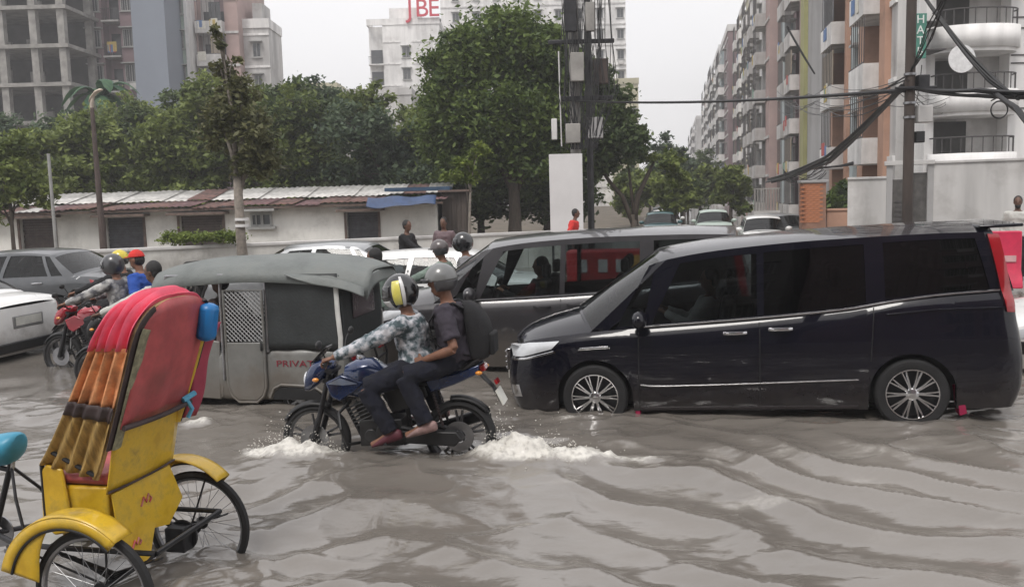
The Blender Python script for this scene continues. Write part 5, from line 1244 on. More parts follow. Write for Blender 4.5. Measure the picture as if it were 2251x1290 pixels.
# unfinished concrete frame at far left
def concrete_frame():
    e = empty('unfinished_building', 'bare concrete frame building under construction at top left', 'building', (-52.0, 78, 0), 0)
    W = 14.4; fh = 3.22; xs = [.3, 4.7, 8.9, 11.7, 14.1]
    for i in range(9):
        z = .05+i*fh
        MB().bx(-.2, W+.3, -.3, 9, z-.32, z).build('slab', M_CONC, e, smooth=False)
        if i < 8:
            for x in xs: MB().bx(x-.3, x+.3, -.1, .5, z, z+fh-.32).build('column', M_CONC, e, smooth=False)
            for x in (.3, W-.3): MB().bx(x-.3, x+.3, 5, 5.6, z, z+fh-.32).build('column', M_CONC, e, smooth=False)
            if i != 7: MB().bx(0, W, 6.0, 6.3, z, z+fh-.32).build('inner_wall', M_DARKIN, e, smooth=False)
            for k in range(3):
                x = [2.2, 7.2, 10.2][k]+rnd.uniform(-.4, .4); MB().bx(x-.5, x+.7, 3.2, 3.5, z, z+rnd.uniform(.8, 1.9)).build('block_pile', M_CONC, e, smooth=False)
    b = MB()
    for k in range(13): b.cyl((.6+1.05*k, -.25, .05+7*fh), (.6+1.05*k+rnd.uniform(-.1, .1), -.25, .05+8*fh-.3), .06, n=6)
    b.build('bamboo_prop', mat('prop_wood', (.30, .24, .18), .8), e)
concrete_frame()
building('apartment_building', 'mauve apartment building with vertical bars beside the bare concrete frame', (-38.6, 84, 0), 0, 6.4, 10, 27, 3.2, [(0, 1.6, 'v', W_MAUVE), (1.6, 3.2, 'g', W_MAUVE), (3.2, 4.8, 'v', W_MAUVE), (4.8, 6.4, 'g', W_PINK)], W_MAUVE, bandm=W_PALE, zmin=8)
building('office_building', 'plain blue-grey clad tower slab between mauve and green buildings', (-33.5, 82, 0), 0, 3.0, 10, 32, 3.2, [(0, 3.0, 'n', W_BLUE)], W_BLUE)
building('office_building', 'narrow pale green glazed building left of the pink apartment block', (-32.0, 86, 0), 0, 2.2, 10, 27, 3.2, [(0, .3, 'p', W_WHITE), (.3, 1.9, 'v', W_GREEN), (1.9, 2.2, 'p', W_WHITE)], W_GREEN, bandm=W_WHITE, zmin=8)
building('apartment_building', 'pink and white apartment block with balconies left of the open sky', (-30.6, 88, 0), 0, 4.9, 10, 24.5, 3.1, [(0, 1.0, 'n', W_PINK), (1.0, 2.3, 'b', W_PALE), (2.3, 3.6, 'b', W_MAUVE), (3.6, 4.9, 'n', W_PINK)], W_PINK, bandm=W_PALE, zmin=8)
building('apartment_building', 'pale grey end block with stepped roof at the edge of the open sky', (-25.7, 89.5, 0), 0, 2.5, 5, 19.2, 3.1, [(0, .6, 'n', None), (.6, 1.9, 'w', None), (1.9, 2.5, 'n', None)], W_PALE, bandm=W_WHITE, zmin=6, tank=True)
building('low_building', 'low pale yellow building far behind the trees under open sky', (-29.0, 112, 0), 0, 8, 9, 15.8, 3.1, [(0, 2, 'w', None), (2, 4, 'n', None), (4, 6, 'w', None), (6, 8, 'n', None)], W_CREAM, zmin=9)
building('low_building', 'low grey building far behind the trees left of the white tower', (-20.6, 114, 0), 0, 8.6, 9, 15.2, 3.1, [(0, 2, 'n', None), (2, 4, 'w', None), (4, 6.6, 'w', None), (6.6, 8.6, 'n', None)], W_PALE, zmin=9)
b6 = building('apartment_building', 'white apartment tower with red rooftop letters left of the big tree', (-20.2, 134, 0), 0, 10.6, 12, 27.6, 3.15, [(0, 2.2, 'g', None), (2.2, 4.8, 'n', None), (4.8, 6.4, 'v', None), (6.4, 10.6, 'n', None)], W_WHITE, bandm=W_WHITE, zmin=12, tank=True)
sg_ = empty('roof_sign', 'red letters standing on the white tower roof', 'sign', (-12.2, 133.6, 28.2), 0)
for k, ch in enumerate('JBE'): text_obj('letter', ch, 3.6, mat('red_sign', (.55, .03, .06), .5), sg_, (-1.6+1.75*k, 0, 1.5), (R(90), 0, 0), .12)
MB().bx(-2.6, 2.9, .3, .45, -.3, .1).build('sign_rail', M_RAIL, sg_)
bb = []; x = 0.
for k in range(9): bb += [(x, x+1.5, 'n', None), (x+1.5, x+3.2, 'w', None)]; x += 3.2
building('apartment_building', 'tall white apartment tower behind the big tree and utility pole', (-9.9, 142, 0), 0, 28.8, 12, 36, 3.15, bb, W_WHITE, bandm=W_PALE, zmin=14)
building('apartment_building', 'lower cream stair block at the right foot of the tall white tower', (16.6, 137, 0), 0, 3.4, 8, 18.5, 3.1, [(0, 1.7, 'n', None), (1.7, 3.4, 'w', None)], W_CREAM, zmin=8)

building('apartment_building', 'unseen grey-brown block added behind the viewpoint for the black minivan to reflect', (16, -15, 0), 180, 17, 9, 15, 3.1, [(0, 3, 'n', None), (3, 6, 'v', None), (6, 9, 'w', None), (9, 12, 'v', None), (12, 17, 'n', None)], W_MAUVE)  # unseen block, added to give the black van something dark to reflect
building('apartment_building', 'unseen dark grey block added behind the viewpoint to darken the minivan reflections', (-1.5, -14, 0), 180, 16, 9, 17, 3.1, [(0, 3, 'v', None), (3, 6, 'n', None), (6, 9, 'v', None), (9, 12, 'w', None), (12, 16, 'n', None)], mat('dark_reflected_plaster', (.17, .165, .16), .85, var=.2, scale=.4))  # second added block out of view, plaster kept dark for the van's reflections

# the row on the right of the side street; facade line X = .182 Y + 9
def row(name, label, Y0, Y1, H, bays, wm, off=0., **kw):
    W = (Y1-Y0)*1.0165; S = W/bays[-1][1]
    bays = [(a*S, b_*S, k, m) for a, b_, k, m in bays]
    return building(name, label, (.182*Y1+9+off, Y1, 0), -100.3, W, 14, H, kw.pop('fh', 3.1), bays, wm, **kw)
row('apartment_building', 'orange-pillared apartment block with white balcony ledges behind the dark utility pole', 36, 49.5, 22, [(0, .8, 'p', W_ORANGE), (.8, 4.0, 'b', W_GREY), (4.0, 4.6, 'p', W_ORANGE), (4.6, 5.6, 'n', W_PALE), (5.6, 6.4, 'p', W_ICE), (6.4, 7.4, 'w', W_PALE), (7.4, 8.6, 'p', W_ORANGE), (8.6, 11.6, 'b', W_PINK), (11.6, 12.6, 'p', W_ORANGE), (12.6, 13.6, 'n', W_PALE)], W_GREY, bandm=W_WHITE, z0=3.2)
row('plain_building', 'tall blank grey plaster building with yellow-green corner strip', 49.8, 61.0, 24, [(0, 1.6, 'p', W_YG), (1.6, 11.2, 'n', W_GREY)], W_GREY, bandm=None)
row('apartment_building', 'mauve apartment block with pale bulging balconies left of the yellow-green strip', 62, 76, 23, [(0, 3, 'p', W_ICE), (3, 6, 'b', W_MAUVE), (6, 7.4, 'w', W_MAUVE), (7.4, 11, 'b', W_MAUVE), (11, 14, 'p', W_PINK)], W_MAUVE, bandm=W_PALE, off=.5)
row('apartment_building', 'off-white apartment block with many bars midway down the side street', 77, 96, 21.5, [(0, 2, 'v', None), (2, 5, 'b', None), (5, 7, 'v', None), (7, 10, 'b', None), (10, 13, 'v', None), (13, 16, 'b', None), (16, 19, 'n', W_PINK)], W_WHITE, bandm=W_PALE, tank=True, off=-.6, fh=3.3)
row('apartment_building', 'pinkish apartment block with roof room further down the side street', 97, 124, 25, [(0, 3, 'b', None), (3, 7, 'w', None), (7, 11, 'b', None), (11, 15, 'v', None), (15, 20, 'b', None), (20, 27, 'w', W_MAUVE)], W_CREAM, bandm=W_WHITE, tank=True, off=.4, fh=3.0)
row('apartment_building', 'far pale apartment block with mauve roof room in the side street', 126, 165, 24, [(0, 5, 'b', None), (5, 10, 'w', None), (10, 15, 'b', None), (15, 22, 'w', None), (22, 30, 'b', None), (30, 39, 'w', W_MAUVE)], W_ICE, bandm=W_WHITE, tank=True, off=-1.0, fh=3.3)
row('apartment_building', 'farthest hazy pale block at the end of the side street', 168, 240, 28, [(0, 9, 'b', None), (9, 18, 'w', None), (18, 28, 'b', None), (28, 40, 'w', None), (40, 55, 'b', None), (55, 72, 'w', None)], W_PALE, bandm=W_WHITE)
row('apartment_building', 'last low block closing the side street', 250, 330, 22, [(0, 20, 'b', None), (20, 40, 'w', None), (40, 60, 'b', None), (60, 80, 'w', None)], W_PALE, bandm=W_WHITE, off=-2)
# white building with rounded balconies at the right
def white_house():
    k = .86
    e = building('white_building', 'white building with curved balcony slabs above the boundary wall at right', (16.05, 34.6, 0), 0, 9, 1.2, 18, 3.4, [(0, .35, 'n', None), (.35, 3.2, 'o', W_PALE), (3.2, 9, 'n', None)], W_WHITE, parapet=.6, rec=1.0)
    for i in range(6):
        z = -2.25+i*2.35
        P = []
        for j in range(25):
            a = math.pi*j/24; P.append((.3+1.45-1.55*math.cos(a), -.05-.95*math.sin(a)**.8))
        P2 = [(.36, .95)]+P+[(3.19, .95)]
        MB().prism(P2, z+2.2, z+2.34, 'z').build('balcony_slab', W_WHITE, e, smooth=False)
        b = MB(); b.loft([[(p[0], p[1], z+2.34) for p in P], [(p[0], p[1], z+3.15) for p in P]], cap=False, closed=False); pr = b.build('balcony_wall', W_WHITE, e, solid=.12, off=1)
        r = MB()
        for p in P[2:-2:2]: r.cyl((p[0], p[1], z+3.18), (p[0], p[1], z+3.75), .022, n=6)
        r.tube([(p[0], p[1], z+3.75) for p in P], .03, 6); r.build('railing', M_RAIL, pr)
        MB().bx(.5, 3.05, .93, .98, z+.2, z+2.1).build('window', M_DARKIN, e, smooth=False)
    for z in (4.9, 5.3, 6.6, 6.9, 7.9, 8.3, 10.2):
        MB().bx(3.25, 9, -.03, -.002, z, z+.05).build('plaster_groove', M_RAIL, e, smooth=False)
    return e
white_house()
v = empty('vertical_sign', 'narrow green vertical sign with white characters beside the dark pole', 'sign', (15.15, 33.2, 6.7), 0)
MB().bx(-.23, .23, -.06, .06, 0, 1.6).build('panel', mat('green_sign', (.05, .20, .15), .5), v, bevel=.01)
for k, ch in enumerate('HATB'): text_obj('letter', ch, .42, mat('white_letter', (.7, .72, .7), .5), v, (0, -.066, 1.38-.38*k), (R(90), 0, 0), .01)
MB().bx(.23, 1.0, .0, 1.35, 1.3, 1.34).bx(.23, 1.0, .0, 1.35, .3, .34).build('bracket', M_RAIL, v)
d_ = empty('satellite_dish', 'round white dish on the white building balcony', 'dish', (16.9, 33.6, 6.7), 0)
MB().lathe([(.001, .18), (.25, .14), (.42, .05), (.50, -.05)], (0, 0, 0), 'y', 24).build('reflector', mat('dish_white', (.7, .7, .7), .4), d_, solid=.02)
MB().tube([(0, .1, 0), (.1, .3, -.5), (.3, .6, -1.0)], .03, 6).build('arm', M_RAIL, d_)

# boundary wall at right with a gate
def seg_wall(name, label, segs, th, m, cope, cat='wall'):
    e = empty(name, label, cat, (0, 0, 0), 0)
    for (x0, y0, x1, y1, h) in segs:
        d = Vector((x1-x0, y1-y0, 0)); n = Vector((-d.y, d.x, 0)).normalized()*th/2
        def slab(a0, a1, w, z0, z1):
            p = Vector((x0, y0, 0))+d*a0; q = Vector((x0, y0, 0))+d*a1; k = n*w
            return MB().loft([[p-k+V(0, 0, z0), q-k+V(0, 0, z0), q+k+V(0, 0, z0), p+k+V(0, 0, z0)], [p-k+V(0, 0, z1), q-k+V(0, 0, z1), q+k+V(0, 0, z1), p+k+V(0, 0, z1)]])
        slab(.002, .998, 1, -.3, h-.08).build('wall_panel', m, e, smooth=False, bevel=.008); slab(.0, 1., 1.4, h-.08, h).build('coping', cope, e, smooth=False, bevel=.012)
    return e
seg_wall('boundary_wall', 'off-white plastered boundary wall at right with dark gate opening', [(11.4, 30, 12.45, 29.4, 2.42), (13.7, 28.9, 16.4, 27.6, 2.85), (16.4, 27.6, 19.5, 26.2, 2.85), (19.5, 26.2, 24, 24.2, 2.85)], .25, W_PALE, W_PALE)
g = empty('gate', 'dark metal gate between grey pillars in the boundary wall', 'gate', (12.46, 29.4, 0), -22)
for x in (.06, .68, 1.28): MB().bx(x-.09, x+.09, -.15, .15, -.2, 2.75).build('pillar', W_GREY, g, bevel=.01)
MB().bx(.16, .59, .0, .05, .0, 2.3).build('leaf', mat('gate_metal', (.10, .095, .09), .6, .3, var=.3, scale=4), g)
MB().bx(.78, 1.18, .0, .05, .0, 2.5).build('leaf', MATS['gate_metal'], g)
for k in range(8): MB().bx(.24, .52, -.03, -.003, .5+.15*k, .56+.15*k).build('slat', M_RAIL, g)
MB().bx(-.1, 1.40, -.22, .22, 2.76, 2.90).build('lintel', W_PALE, g, bevel=.01)
p = empty('gate_pillar', 'square orange brick gate pillar beyond the minivan roofs', 'pillar', (10.88, 32, 0), -10)
me = MB().bx(-.108, .108, -.05, .05, -.034, .034).mesh('brick', False); me.materials.append(mat('orange_brick', (.42, .17, .085), .85, var=.25, scale=3))
MB().bx(-.40, .40, -.40, .40, -.2, 2.28).build('mortar_core', mat('mortar', (.30, .17, .12), .9), p)
for r_ in range(18):
    for c_ in range(4):
        x = -.33+.22*c_+(.11 if r_ % 2 else 0)
        if x < .33: inst('brick', me, p, (x-.03, -.36, .92+.076*r_)); inst('brick', me, p, (-.36, x-.03, .92+.076*r_), (0, 0, R(90)))
MB().bx(-.47, .47, -.47, .47, 2.29, 2.38).build('cap', W_GREY, p, bevel=.015)
seg_wall('garden_wall', 'low orange wall beside the brick gate pillar', [(11.35, 31.9, 12.6, 31.6, 1.35)], .2, W_ORANGE, W_ORANGE)
f = empty('railing_fence', 'grey vertical bar fence on a low plinth far right of the side street', 'fence', (11.5, 42, 0), -5)
MB().bx(0, 1.2, -.12, .12, 0, 1.1).build('plinth', W_PALE, f)
for k in range(9): MB().cyl((.06+.135*k, 0, 1.1), (.06+.135*k, 0, 2.1), .035, n=6).build('bar', M_CONC, f)
MB().bx(0, 1.2, -.03, .03, 2.1, 2.16).build('rail', M_CONC, f)
r = empty('water_barrier', 'bright red plastic road barrier behind the black minivan at right', 'barrier', (9.45, 17.0, .1), -15)
MB().prism([(-.28, 0), (.28, 0), (.22, .2), (.12, .35), (.10, 1.08), (-.10, 1.08), (-.12, .35), (-.22, .2)], -.3, .4, 'y').build('barrier_body', mat('red_plastic', (.55, .02, .07), .4, var=.1), r, bevel=.02, rot=(0, 0, R(90)))
MB().bx(-.25, .2, -.135, -.125, .5, .62).build('barrier_band', mat('pale_band', (.6, .35, .36), .5), r)

# median wall, board, low shops
seg_wall('median_wall', 'long low pale concrete median wall behind the queue of cars', [(lerp(-20, 5.6, k/10), lerp(19.2, 28.0, k/10), lerp(-20, 5.6, (k+1)/10), lerp(19.2, 28.0, (k+1)/10), 1.06) for k in range(10)], .2, mat('streaked_wall', (.58, .57, .54), .85, var=.2, scale=.8, stretch=(1.5, 1.5, .3), grime=.4, gscale=1.), W_PALE)
b = empty('sign_board', 'tall blank white board on posts below the utility pole', 'board', (1.62, 25.35, 0), 3)
MB().bx(-.47, .47, -.03, .03, .75, 3.25).build('panel', mat('white_board', (.66, .65, .65), .6, var=.07, scale=.8), b, bevel=.005)
for x in (-.40, .40): MB().cyl((x, .07, -.3), (x, .07, 3.1), .035, n=8).build('post', M_DSTEEL, b)
def shops():
    e = empty('shop_row', 'row of low whitewashed shops with shutters and rusty tin roof', 'building', (-18.6, 30, 0), 0)
    ox = 18.6; op = [(-16.5, -15.35, 1.80), (-13.62, -12.36, 1.76), (-11.12, -9.68, 1.76), (-5.50, -4.45, 1.72)]
    wm = mat('whitewash', (.82, .81, .77), .9, grime=.25, gscale=1.2, var=.12, scale=1.0, stretch=(1, 1, .4), bump=.2, bscale=7); x = 0.
    wb = MB()
    for (a, c, h) in op+[(99, 99, 0)]:
        a_ = min(a+ox, 16.15); wb.bx(x, a_, 0, 3.5, -.2, 2.02)
        if a < 90: wb.bx(a+ox, c+ox, 0, 3.5, h, 2.02); wb.bx(a+ox, c+ox, .35, 3.5, -.2, h)
        x = c+ox
    wb.build('wall', wm, e, smooth=False)
    for i, (a, c, h) in enumerate(op):
        s = MB()
        for k in range(20): s.bx(a+ox+.03, c+ox-.03, .15-.02*(k % 2), .25, k*h/20, (k+.96)*h/20)
        s.build('shutter', mat('dark_shutter%d' % (i % 2), [(.09, .07, .065), (.075, .075, .085)][i % 2], .6, .2, var=.3), e, smooth=False)
        b = MB(); b.bx(a+ox-.25, c+ox+.25, -.55, -.003, h+.03, h+.11); b.build('awning', mat('brown_awning', (.14, .10, .085), .8, var=.3), e)
        MB().bx(a+ox-.08, a+ox, -.04, -.003, 0, h).build('door_jamb', MATS['brown_awning'], e); MB().bx(c+ox, c+ox+.08, -.04, -.003, 0, h).build('door_jamb', MATS['brown_awning'], e)
    m, p_ = win_mesh(.72, .46, True); o = inst('window', m, e, (-8.36+ox, 0, 1.33)); inst('pane', p_, o)
    # tin roof: overlapping sheets
    tin = [mat('rusty_tin', (.12, .075, .065), .75, .1, var=.4, scale=2.5, col2=(.20, .11, .095)), mat('dull_red_tin', (.13, .07, .072), .65, .1, var=.35, scale=2.), mat('grey_tin', (.46, .45, .43), .5, .2, var=.25, scale=2.)]
    for k in range(20):
        x0 = -.3+.84*k; P = []
        for j in range(15):
            xx = x0+.88*j/14; P.append([(xx, y, lerp(2.04, 2.24, (y+.55)/2.2)+.018*math.cos(2*math.pi*j/3.5)+.02*(k % 2)+.03*math.sin(k*1.7)) for y in (-.55, .5, 1.65)])
        MB().grid(P).build('roof_sheet', tin[[0, 0, 1, 0, 1][k % 5] if k > 3 else [2, 2, 0, 2][k]], e, solid=.006)
        P = []
        for j in range(15):
            xx = x0+.88*j/14; P.append([(xx, y, lerp(2.27, 2.66, (y-1.4)/2.3)+.018*math.cos(2*math.pi*j/3.5)+.02*(k % 2)) for y in (1.4, 3.7)])
        MB().grid(P).build('roof_sheet', tin[2 if k % 9 else 0], e, solid=.006)
    MB().bx(-.2, 16.4, -.50, -.42, 1.93, 2.0).build('eave_beam', MATS['brown_awning'], e)
    P = [[(13.95+2.25*t, -.62-.5*q+.03*math.sin(9*t), 2.20-.03*math.sin(t*12)-.30*q+.05*math.sin(6.5*t+3*q)*q) for q in np.linspace(0, 1, 8)] for t in np.linspace(0, 1, 24)]
    MB().grid(P).build('blue_tarp', mat('blue_tarpaulin', (.04, .07, .15), .5, var=.2, scale=3), e, solid=.008)
    MB().bx(14.4, 16.6, .1, 1.5, 2.38, 2.5).build('roof_sheet', mat('navy_sheet', (.03, .07, .13), .6), e)
shops()
s = empty('brown_shed', 'dark brown shed end right of the blue tarpaulin', 'shed', (-2.3, 30.3, 0), 0)
MB().bx(0, .85, 0, 2.4, -.2, 2.3).build('wall', mat('dark_board', (.075, .06, .052), .85, var=.3, scale=2, stretch=(6, 6, .5)), s)
for k in range(5): MB().bx(.01+.166*k, .155+.166*k, -.03, -.003, 0, 2.25).build('plank', MATS['dark_board'], s)
MB().bx(-.10, .95, -.25, 2.6, 2.31, 2.38).build('roof', MATS['brown_awning'], s)
c = empty('vendor_cart', 'flat wooden handcart with orange and red cloth bundles by the median wall', 'cart', (-1.72, 19.1, -.1), -8)
MB().bx(-.55, .75, -.4, .4, .80, .86).build('deck', mat('cart_wood', (.2, .14, .09), .8), c, bevel=.01)
for x in (-.45, .65):
    for y in (-.33, .33): MB().cyl((x, y, 0), (x, y, .8), .03, n=8).build('leg', MATS['cart_wood'], c)
for y in (-.42, .42): MB().lathe([(.26, -.02), (.30, -.02), (.30, .02), (.26, .02)], (.1, y, .3), 'y', 24, loop=True).build('wheel', M_RUB, c)
for i, (x, y, z, a, m) in enumerate([(.0, 0, .93, (.28, .25, .12), 'o'), (.35, .05, .92, (.25, .22, .10), 'r'), (.05, -.1, 1.06, (.16, .15, .07), 'w')]):
    tag(MB().ell((0, 0, 0), a, None, 14, 10).build('cloth_bundle', {'o': mat('orange_cloth', (.60, .14, .05), .8, var=.2), 'r': mat('red_cloth', (.5, .06, .06), .8), 'w': mat('pink_white_cloth', (.65, .45, .42), .8)}[m], None, loc=(-1.72+x, 19.1+y, -.1+z)),
        ['orange cloth bundle on the handcart under the man in black', 'red cloth bundle at the right end of the handcart', 'small pale pink bundle on top of the orange one'][i], 'bundle', 'bundles on the handcart')

# ------------------------------------------------------------------ trees and plants
def leaves(name, blobs, n, size, m, parent, seed, clump=.30, up=.4):
    rg = np.random.RandomState(seed); B = np.array([(*c, *r) for c, r in blobs], float); vol = (B[:, 3]*B[:, 4]*B[:, 5])**.62; pr = vol/vol.sum()
    nc = max(12, int(n/55)); bi = rg.choice(len(B), nc, p=pr)
    d = rg.normal(size=(nc, 3)); d /= np.linalg.norm(d, axis=1)[:, None]; rad = rg.rand(nc)**.42
    cc = B[bi, :3]+d*rad[:, None]*B[bi, 3:6]; ct = rg.rand(nc); cr = np.mean(B[bi, 3:6], 1)*clump*rg.uniform(.6, 1.5, nc)
    ci = rg.randint(0, nc, n); e = rg.normal(size=(n, 3))*.55; P = cc[ci]+e*cr[ci][:, None]*np.array([1, 1, .75])
    nr = rg.normal(size=(n, 3)); nr[:, 2] = np.abs(nr[:, 2])+up; nr /= np.linalg.norm(nr, axis=1)[:, None]
    a = rg.normal(size=(n, 3)); a -= nr*(a*nr).sum(1)[:, None]; a /= np.linalg.norm(a, axis=1)[:, None]; b_ = np.cross(nr, a)
    s = size*rg.uniform(.4, 1.5, n)[:, None]; w = s*rg.uniform(.38, .6, n)[:, None]
    v = np.stack([P-a*s, P+b_*w-nr*s*.12, P+a*s, P-b_*w-nr*s*.12], 1).reshape(-1, 3)
    me = bpy.data.meshes.new(name); me.vertices.add(len(v)); me.vertices.foreach_set('co', v.ravel()); me.loops.add(4*n); me.loops.foreach_set('vertex_index', np.arange(4*n)); me.polygons.add(n); me.polygons.foreach_set('loop_start', np.arange(0, 4*n, 4)); me.update(calc_edges=True)
    t = np.clip(.5*rg.rand(n)+.5*ct[ci]+rg.normal(size=n)*.08, 0, 1)
    at = me.attributes.new('tone', 'FLOAT', 'POINT'); at.data.foreach_set('value', np.repeat(t, 4))
    me.materials.append(m); o = bpy.data.objects.new(name, me); COL.objects.link(o); o.parent = parent; return o
L_DEEP = leafmat('deep_leaf', (.026, .054, .017), (.20, .27, .065)); L_DARK = leafmat('dark_leaf', (.030, .054, .022), (.15, .20, .075)); L_MID = leafmat('mid_leaf', (.055, .085, .020), (.26, .31, .085)); L_LITE = leafmat('light_leaf', (.07, .11, .02), (.24, .30, .06)); L_PALE = leafmat('dusty_leaf', (.06, .07, .03), (.18, .18, .08)); L_BLUEG = leafmat('bluish_leaf', (.034, .060, .040), (.15, .20, .11))
M_BARK = mat('bark', (.075, .060, .048), .9, var=.35, scale=8, bump=.6, bscale=20, stretch=(1, 1, .3)); M_BARKP = mat('pale_bark', (.20, .175, .15), .9, var=.3, scale=8, bump=.5, bscale=20)
def tree(name, label, loc, th, tr, blobs, n, size, m, bark=None, seed=1, lean=(0, 0), group=None, clump=.30, fork=None):
    e = empty(name, label, 'tree', loc, 0, group); b = MB(); rg = random.Random(seed); bark = bark or M_BARK
    top = Vector((lean[0], lean[1], th)); pts = [Vector((0, 0, -.3)), Vector((0, 0, 0)), Vector((lean[0]*.3+rg.uniform(-.05, .05), lean[1]*.3, th*.45)), top]
    b.tube(pts, [tr*1.35, tr*1.15, tr*.85, tr*.7], 10)
    for i, (c, r) in enumerate(blobs):
        c = Vector(c); mid = lerp(top, c, .5)+Vector((rg.uniform(-.2, .2), rg.uniform(-.2, .2), -.1)); st_ = lerp(pts[2], top, rg.uniform(.3, 1.)) if i else top
        b.tube([st_, mid, c], [tr*.5, tr*.32, tr*.12], 7)
        for k in range(3):
            q = c+Vector((rg.uniform(-1, 1)*r[0], rg.uniform(-1, 1)*r[1], rg.uniform(-.3, .9)*r[2]))*.75; b.tube([lerp(mid, c, .6), lerp(c, q, .5), q], [tr*.2, tr*.13, tr*.05], 5)
    b.build('trunk', bark, e, sharp=0); leaves('crown', blobs, n, size, m, e, seed, clump); return e
tree('broadleaf_tree', 'big dense dark green tree left of the utility pole', (.15, 33, .1), 3.0, .26,
     [((-.6, 0, 7.2), (2.0, 1.8, 1.5)), ((.9, 0, 6.8), (1.4, 1.5, 1.3)), ((-1.9, 0, 5.6), (1.3, 1.5, 1.3)), ((-.2, -.4, 4.9), (2.0, 1.8, 1.3)), ((1.5, .2, 5.0), (1.0, 1.4, 1.5)), ((-1.2, 0, 3.6), (1.5, 1.4, 1.0)), ((.9, -.2, 3.4), (1.3, 1.3, .8)), ((-2.6, .3, 4.3), (.9, 1.2, 1.0)), ((-2.3, 0, 6.6), (1.0, 1.2, 1.0)), ((.2, 0, 8.0), (1.3, 1.3, .8)), ((1.9, .1, 6.2), (.8, 1.2, 1.3)), ((1.8, 0, 3.9), (.8, 1.1, .8)), ((2.5, .2, 5.0), (.7, 1.1, 1.1)), ((1.6, 0, 7.3), (.8, 1.1, .7)), ((-1.6, 0, 7.6), (.8, 1.0, .7))], 62000, .105, L_DEEP, seed=2)
rowt = [(-17.5, 38, 6.4, L_MID, 'mid-green tree behind the far left end of the shops'), (-13.6, 38, 7.2, L_MID, 'dark tree behind the shops between lamp and bare concrete frame'), (-10.6, 38, 7.6, L_MID, 'leafy mid-green tree behind the shops left of the pale pole'),
        (-7.8, 40, 7.4, L_DARK, 'dark tree behind the shops right of the pale pole'), (-5.0, 38, 6.0, L_BLUEG, 'bluish-green tree behind the middle of the shops'), (-2.6, 39, 7.2, L_MID, 'green tree behind the blue tarpaulin left of the big tree'), (-21.5, 40, 7.4, L_BLUEG, 'grey-green tree below the bare concrete frame'), (-15.6, 43, 7.8, L_DARK, 'dark tree filling the gap left of the blue-grey tower foot'), (-9.2, 44, 8.2, L_BLUEG, 'tall grey-green tree below the pink apartment block'), (-5.9, 44, 7.6, L_MID, 'yellow-green tree rising under the low pale yellow building'), (-12.2, 44, 8.4, L_MID, 'tall yellow-green tree below the blue-grey tower'), (-18.9, 44, 7.6, L_MID, 'yellow-green tree under the mauve apartment building'), (1.6, 37.5, 4.0, L_DARK, 'low dark tree behind the big tree trunk'), (-1.2, 36.5, 4.2, L_DARK, 'low dark tree behind the brown shed')]
for i, (x, y, h, m, lb) in enumerate(rowt):
    rg = random.Random(i*7+3); bl = []
    for k in range(11):
        a = rg.uniform(0, 6.28); q = rg.uniform(.2, 2.0); bl.append(((q*math.cos(a)*1.2, q*math.sin(a)*.8, rg.uniform(1.8, h-.9)), (rg.uniform(.9, 1.6), rg.uniform(.9, 1.3), rg.uniform(.7, 1.1))))
    tree('background_tree', lb, (x, y, .1), h*.42, .17, bl, 15000, .125, m, seed=20+i, group='trees behind the shops')
tree('small_tree', 'light green tree at the left edge in front of the shops', (-15.2, 27.2, .1), 2.2, .07, [((0, 0, 3.3), (1.1, .9, .8)), ((-.9, 0, 2.9), (.8, .7, .8)), ((.7, 0, 2.6), (.7, .6, .6)), ((.3, .2, 3.9), (.8, .7, .5)), ((-.4, -.1, 2.2), (.8, .6, .5))], 6500, .10, L_MID, seed=41)
e = tree('tall_slim_tree', 'tall slim dusty olive tree with thick pale banded trunk by the median', (-6.0, 20.0, -.1), 3.0, .135, [((.15, 0, 4.3), (.62, .5, .7)), ((.35, 0, 3.6), (.62, .5, .55)), ((-.15, 0, 5.0), (.34, .3, .55)), ((.3, .1, 3.05), (.55, .45, .4)), ((-.25, 0, 5.7), (.18, .2, .45)), ((-.35, .1, 3.9), (.5, .4, .6))], 6500, .07, L_PALE, M_BARKP, seed=43, lean=(-.06, 0))
for z in (1.72, 1.86): MB().lathe([(.13, -.03), (.152, -.03), (.152, .03), (.13, .03)], (-.02, 0, z), 'z', 20, loop=True).build('painted_band', W_WHITE, e)
tree('young_tree', 'young light green sapling with thin pale trunk by the median wall', (-1.2, 25.6, .1), 2.4, .045, [((.05, 0, 3.0), (.42, .35, .25)), ((.35, 0, 3.35), (.30, .28, .20)), ((-.30, 0, 2.65), (.42, .32, .20)), ((.05, 0, 2.55), (.4, .3, .16))], 2600, .062, L_LITE, M_BARKP, seed=44, lean=(.1, 0))
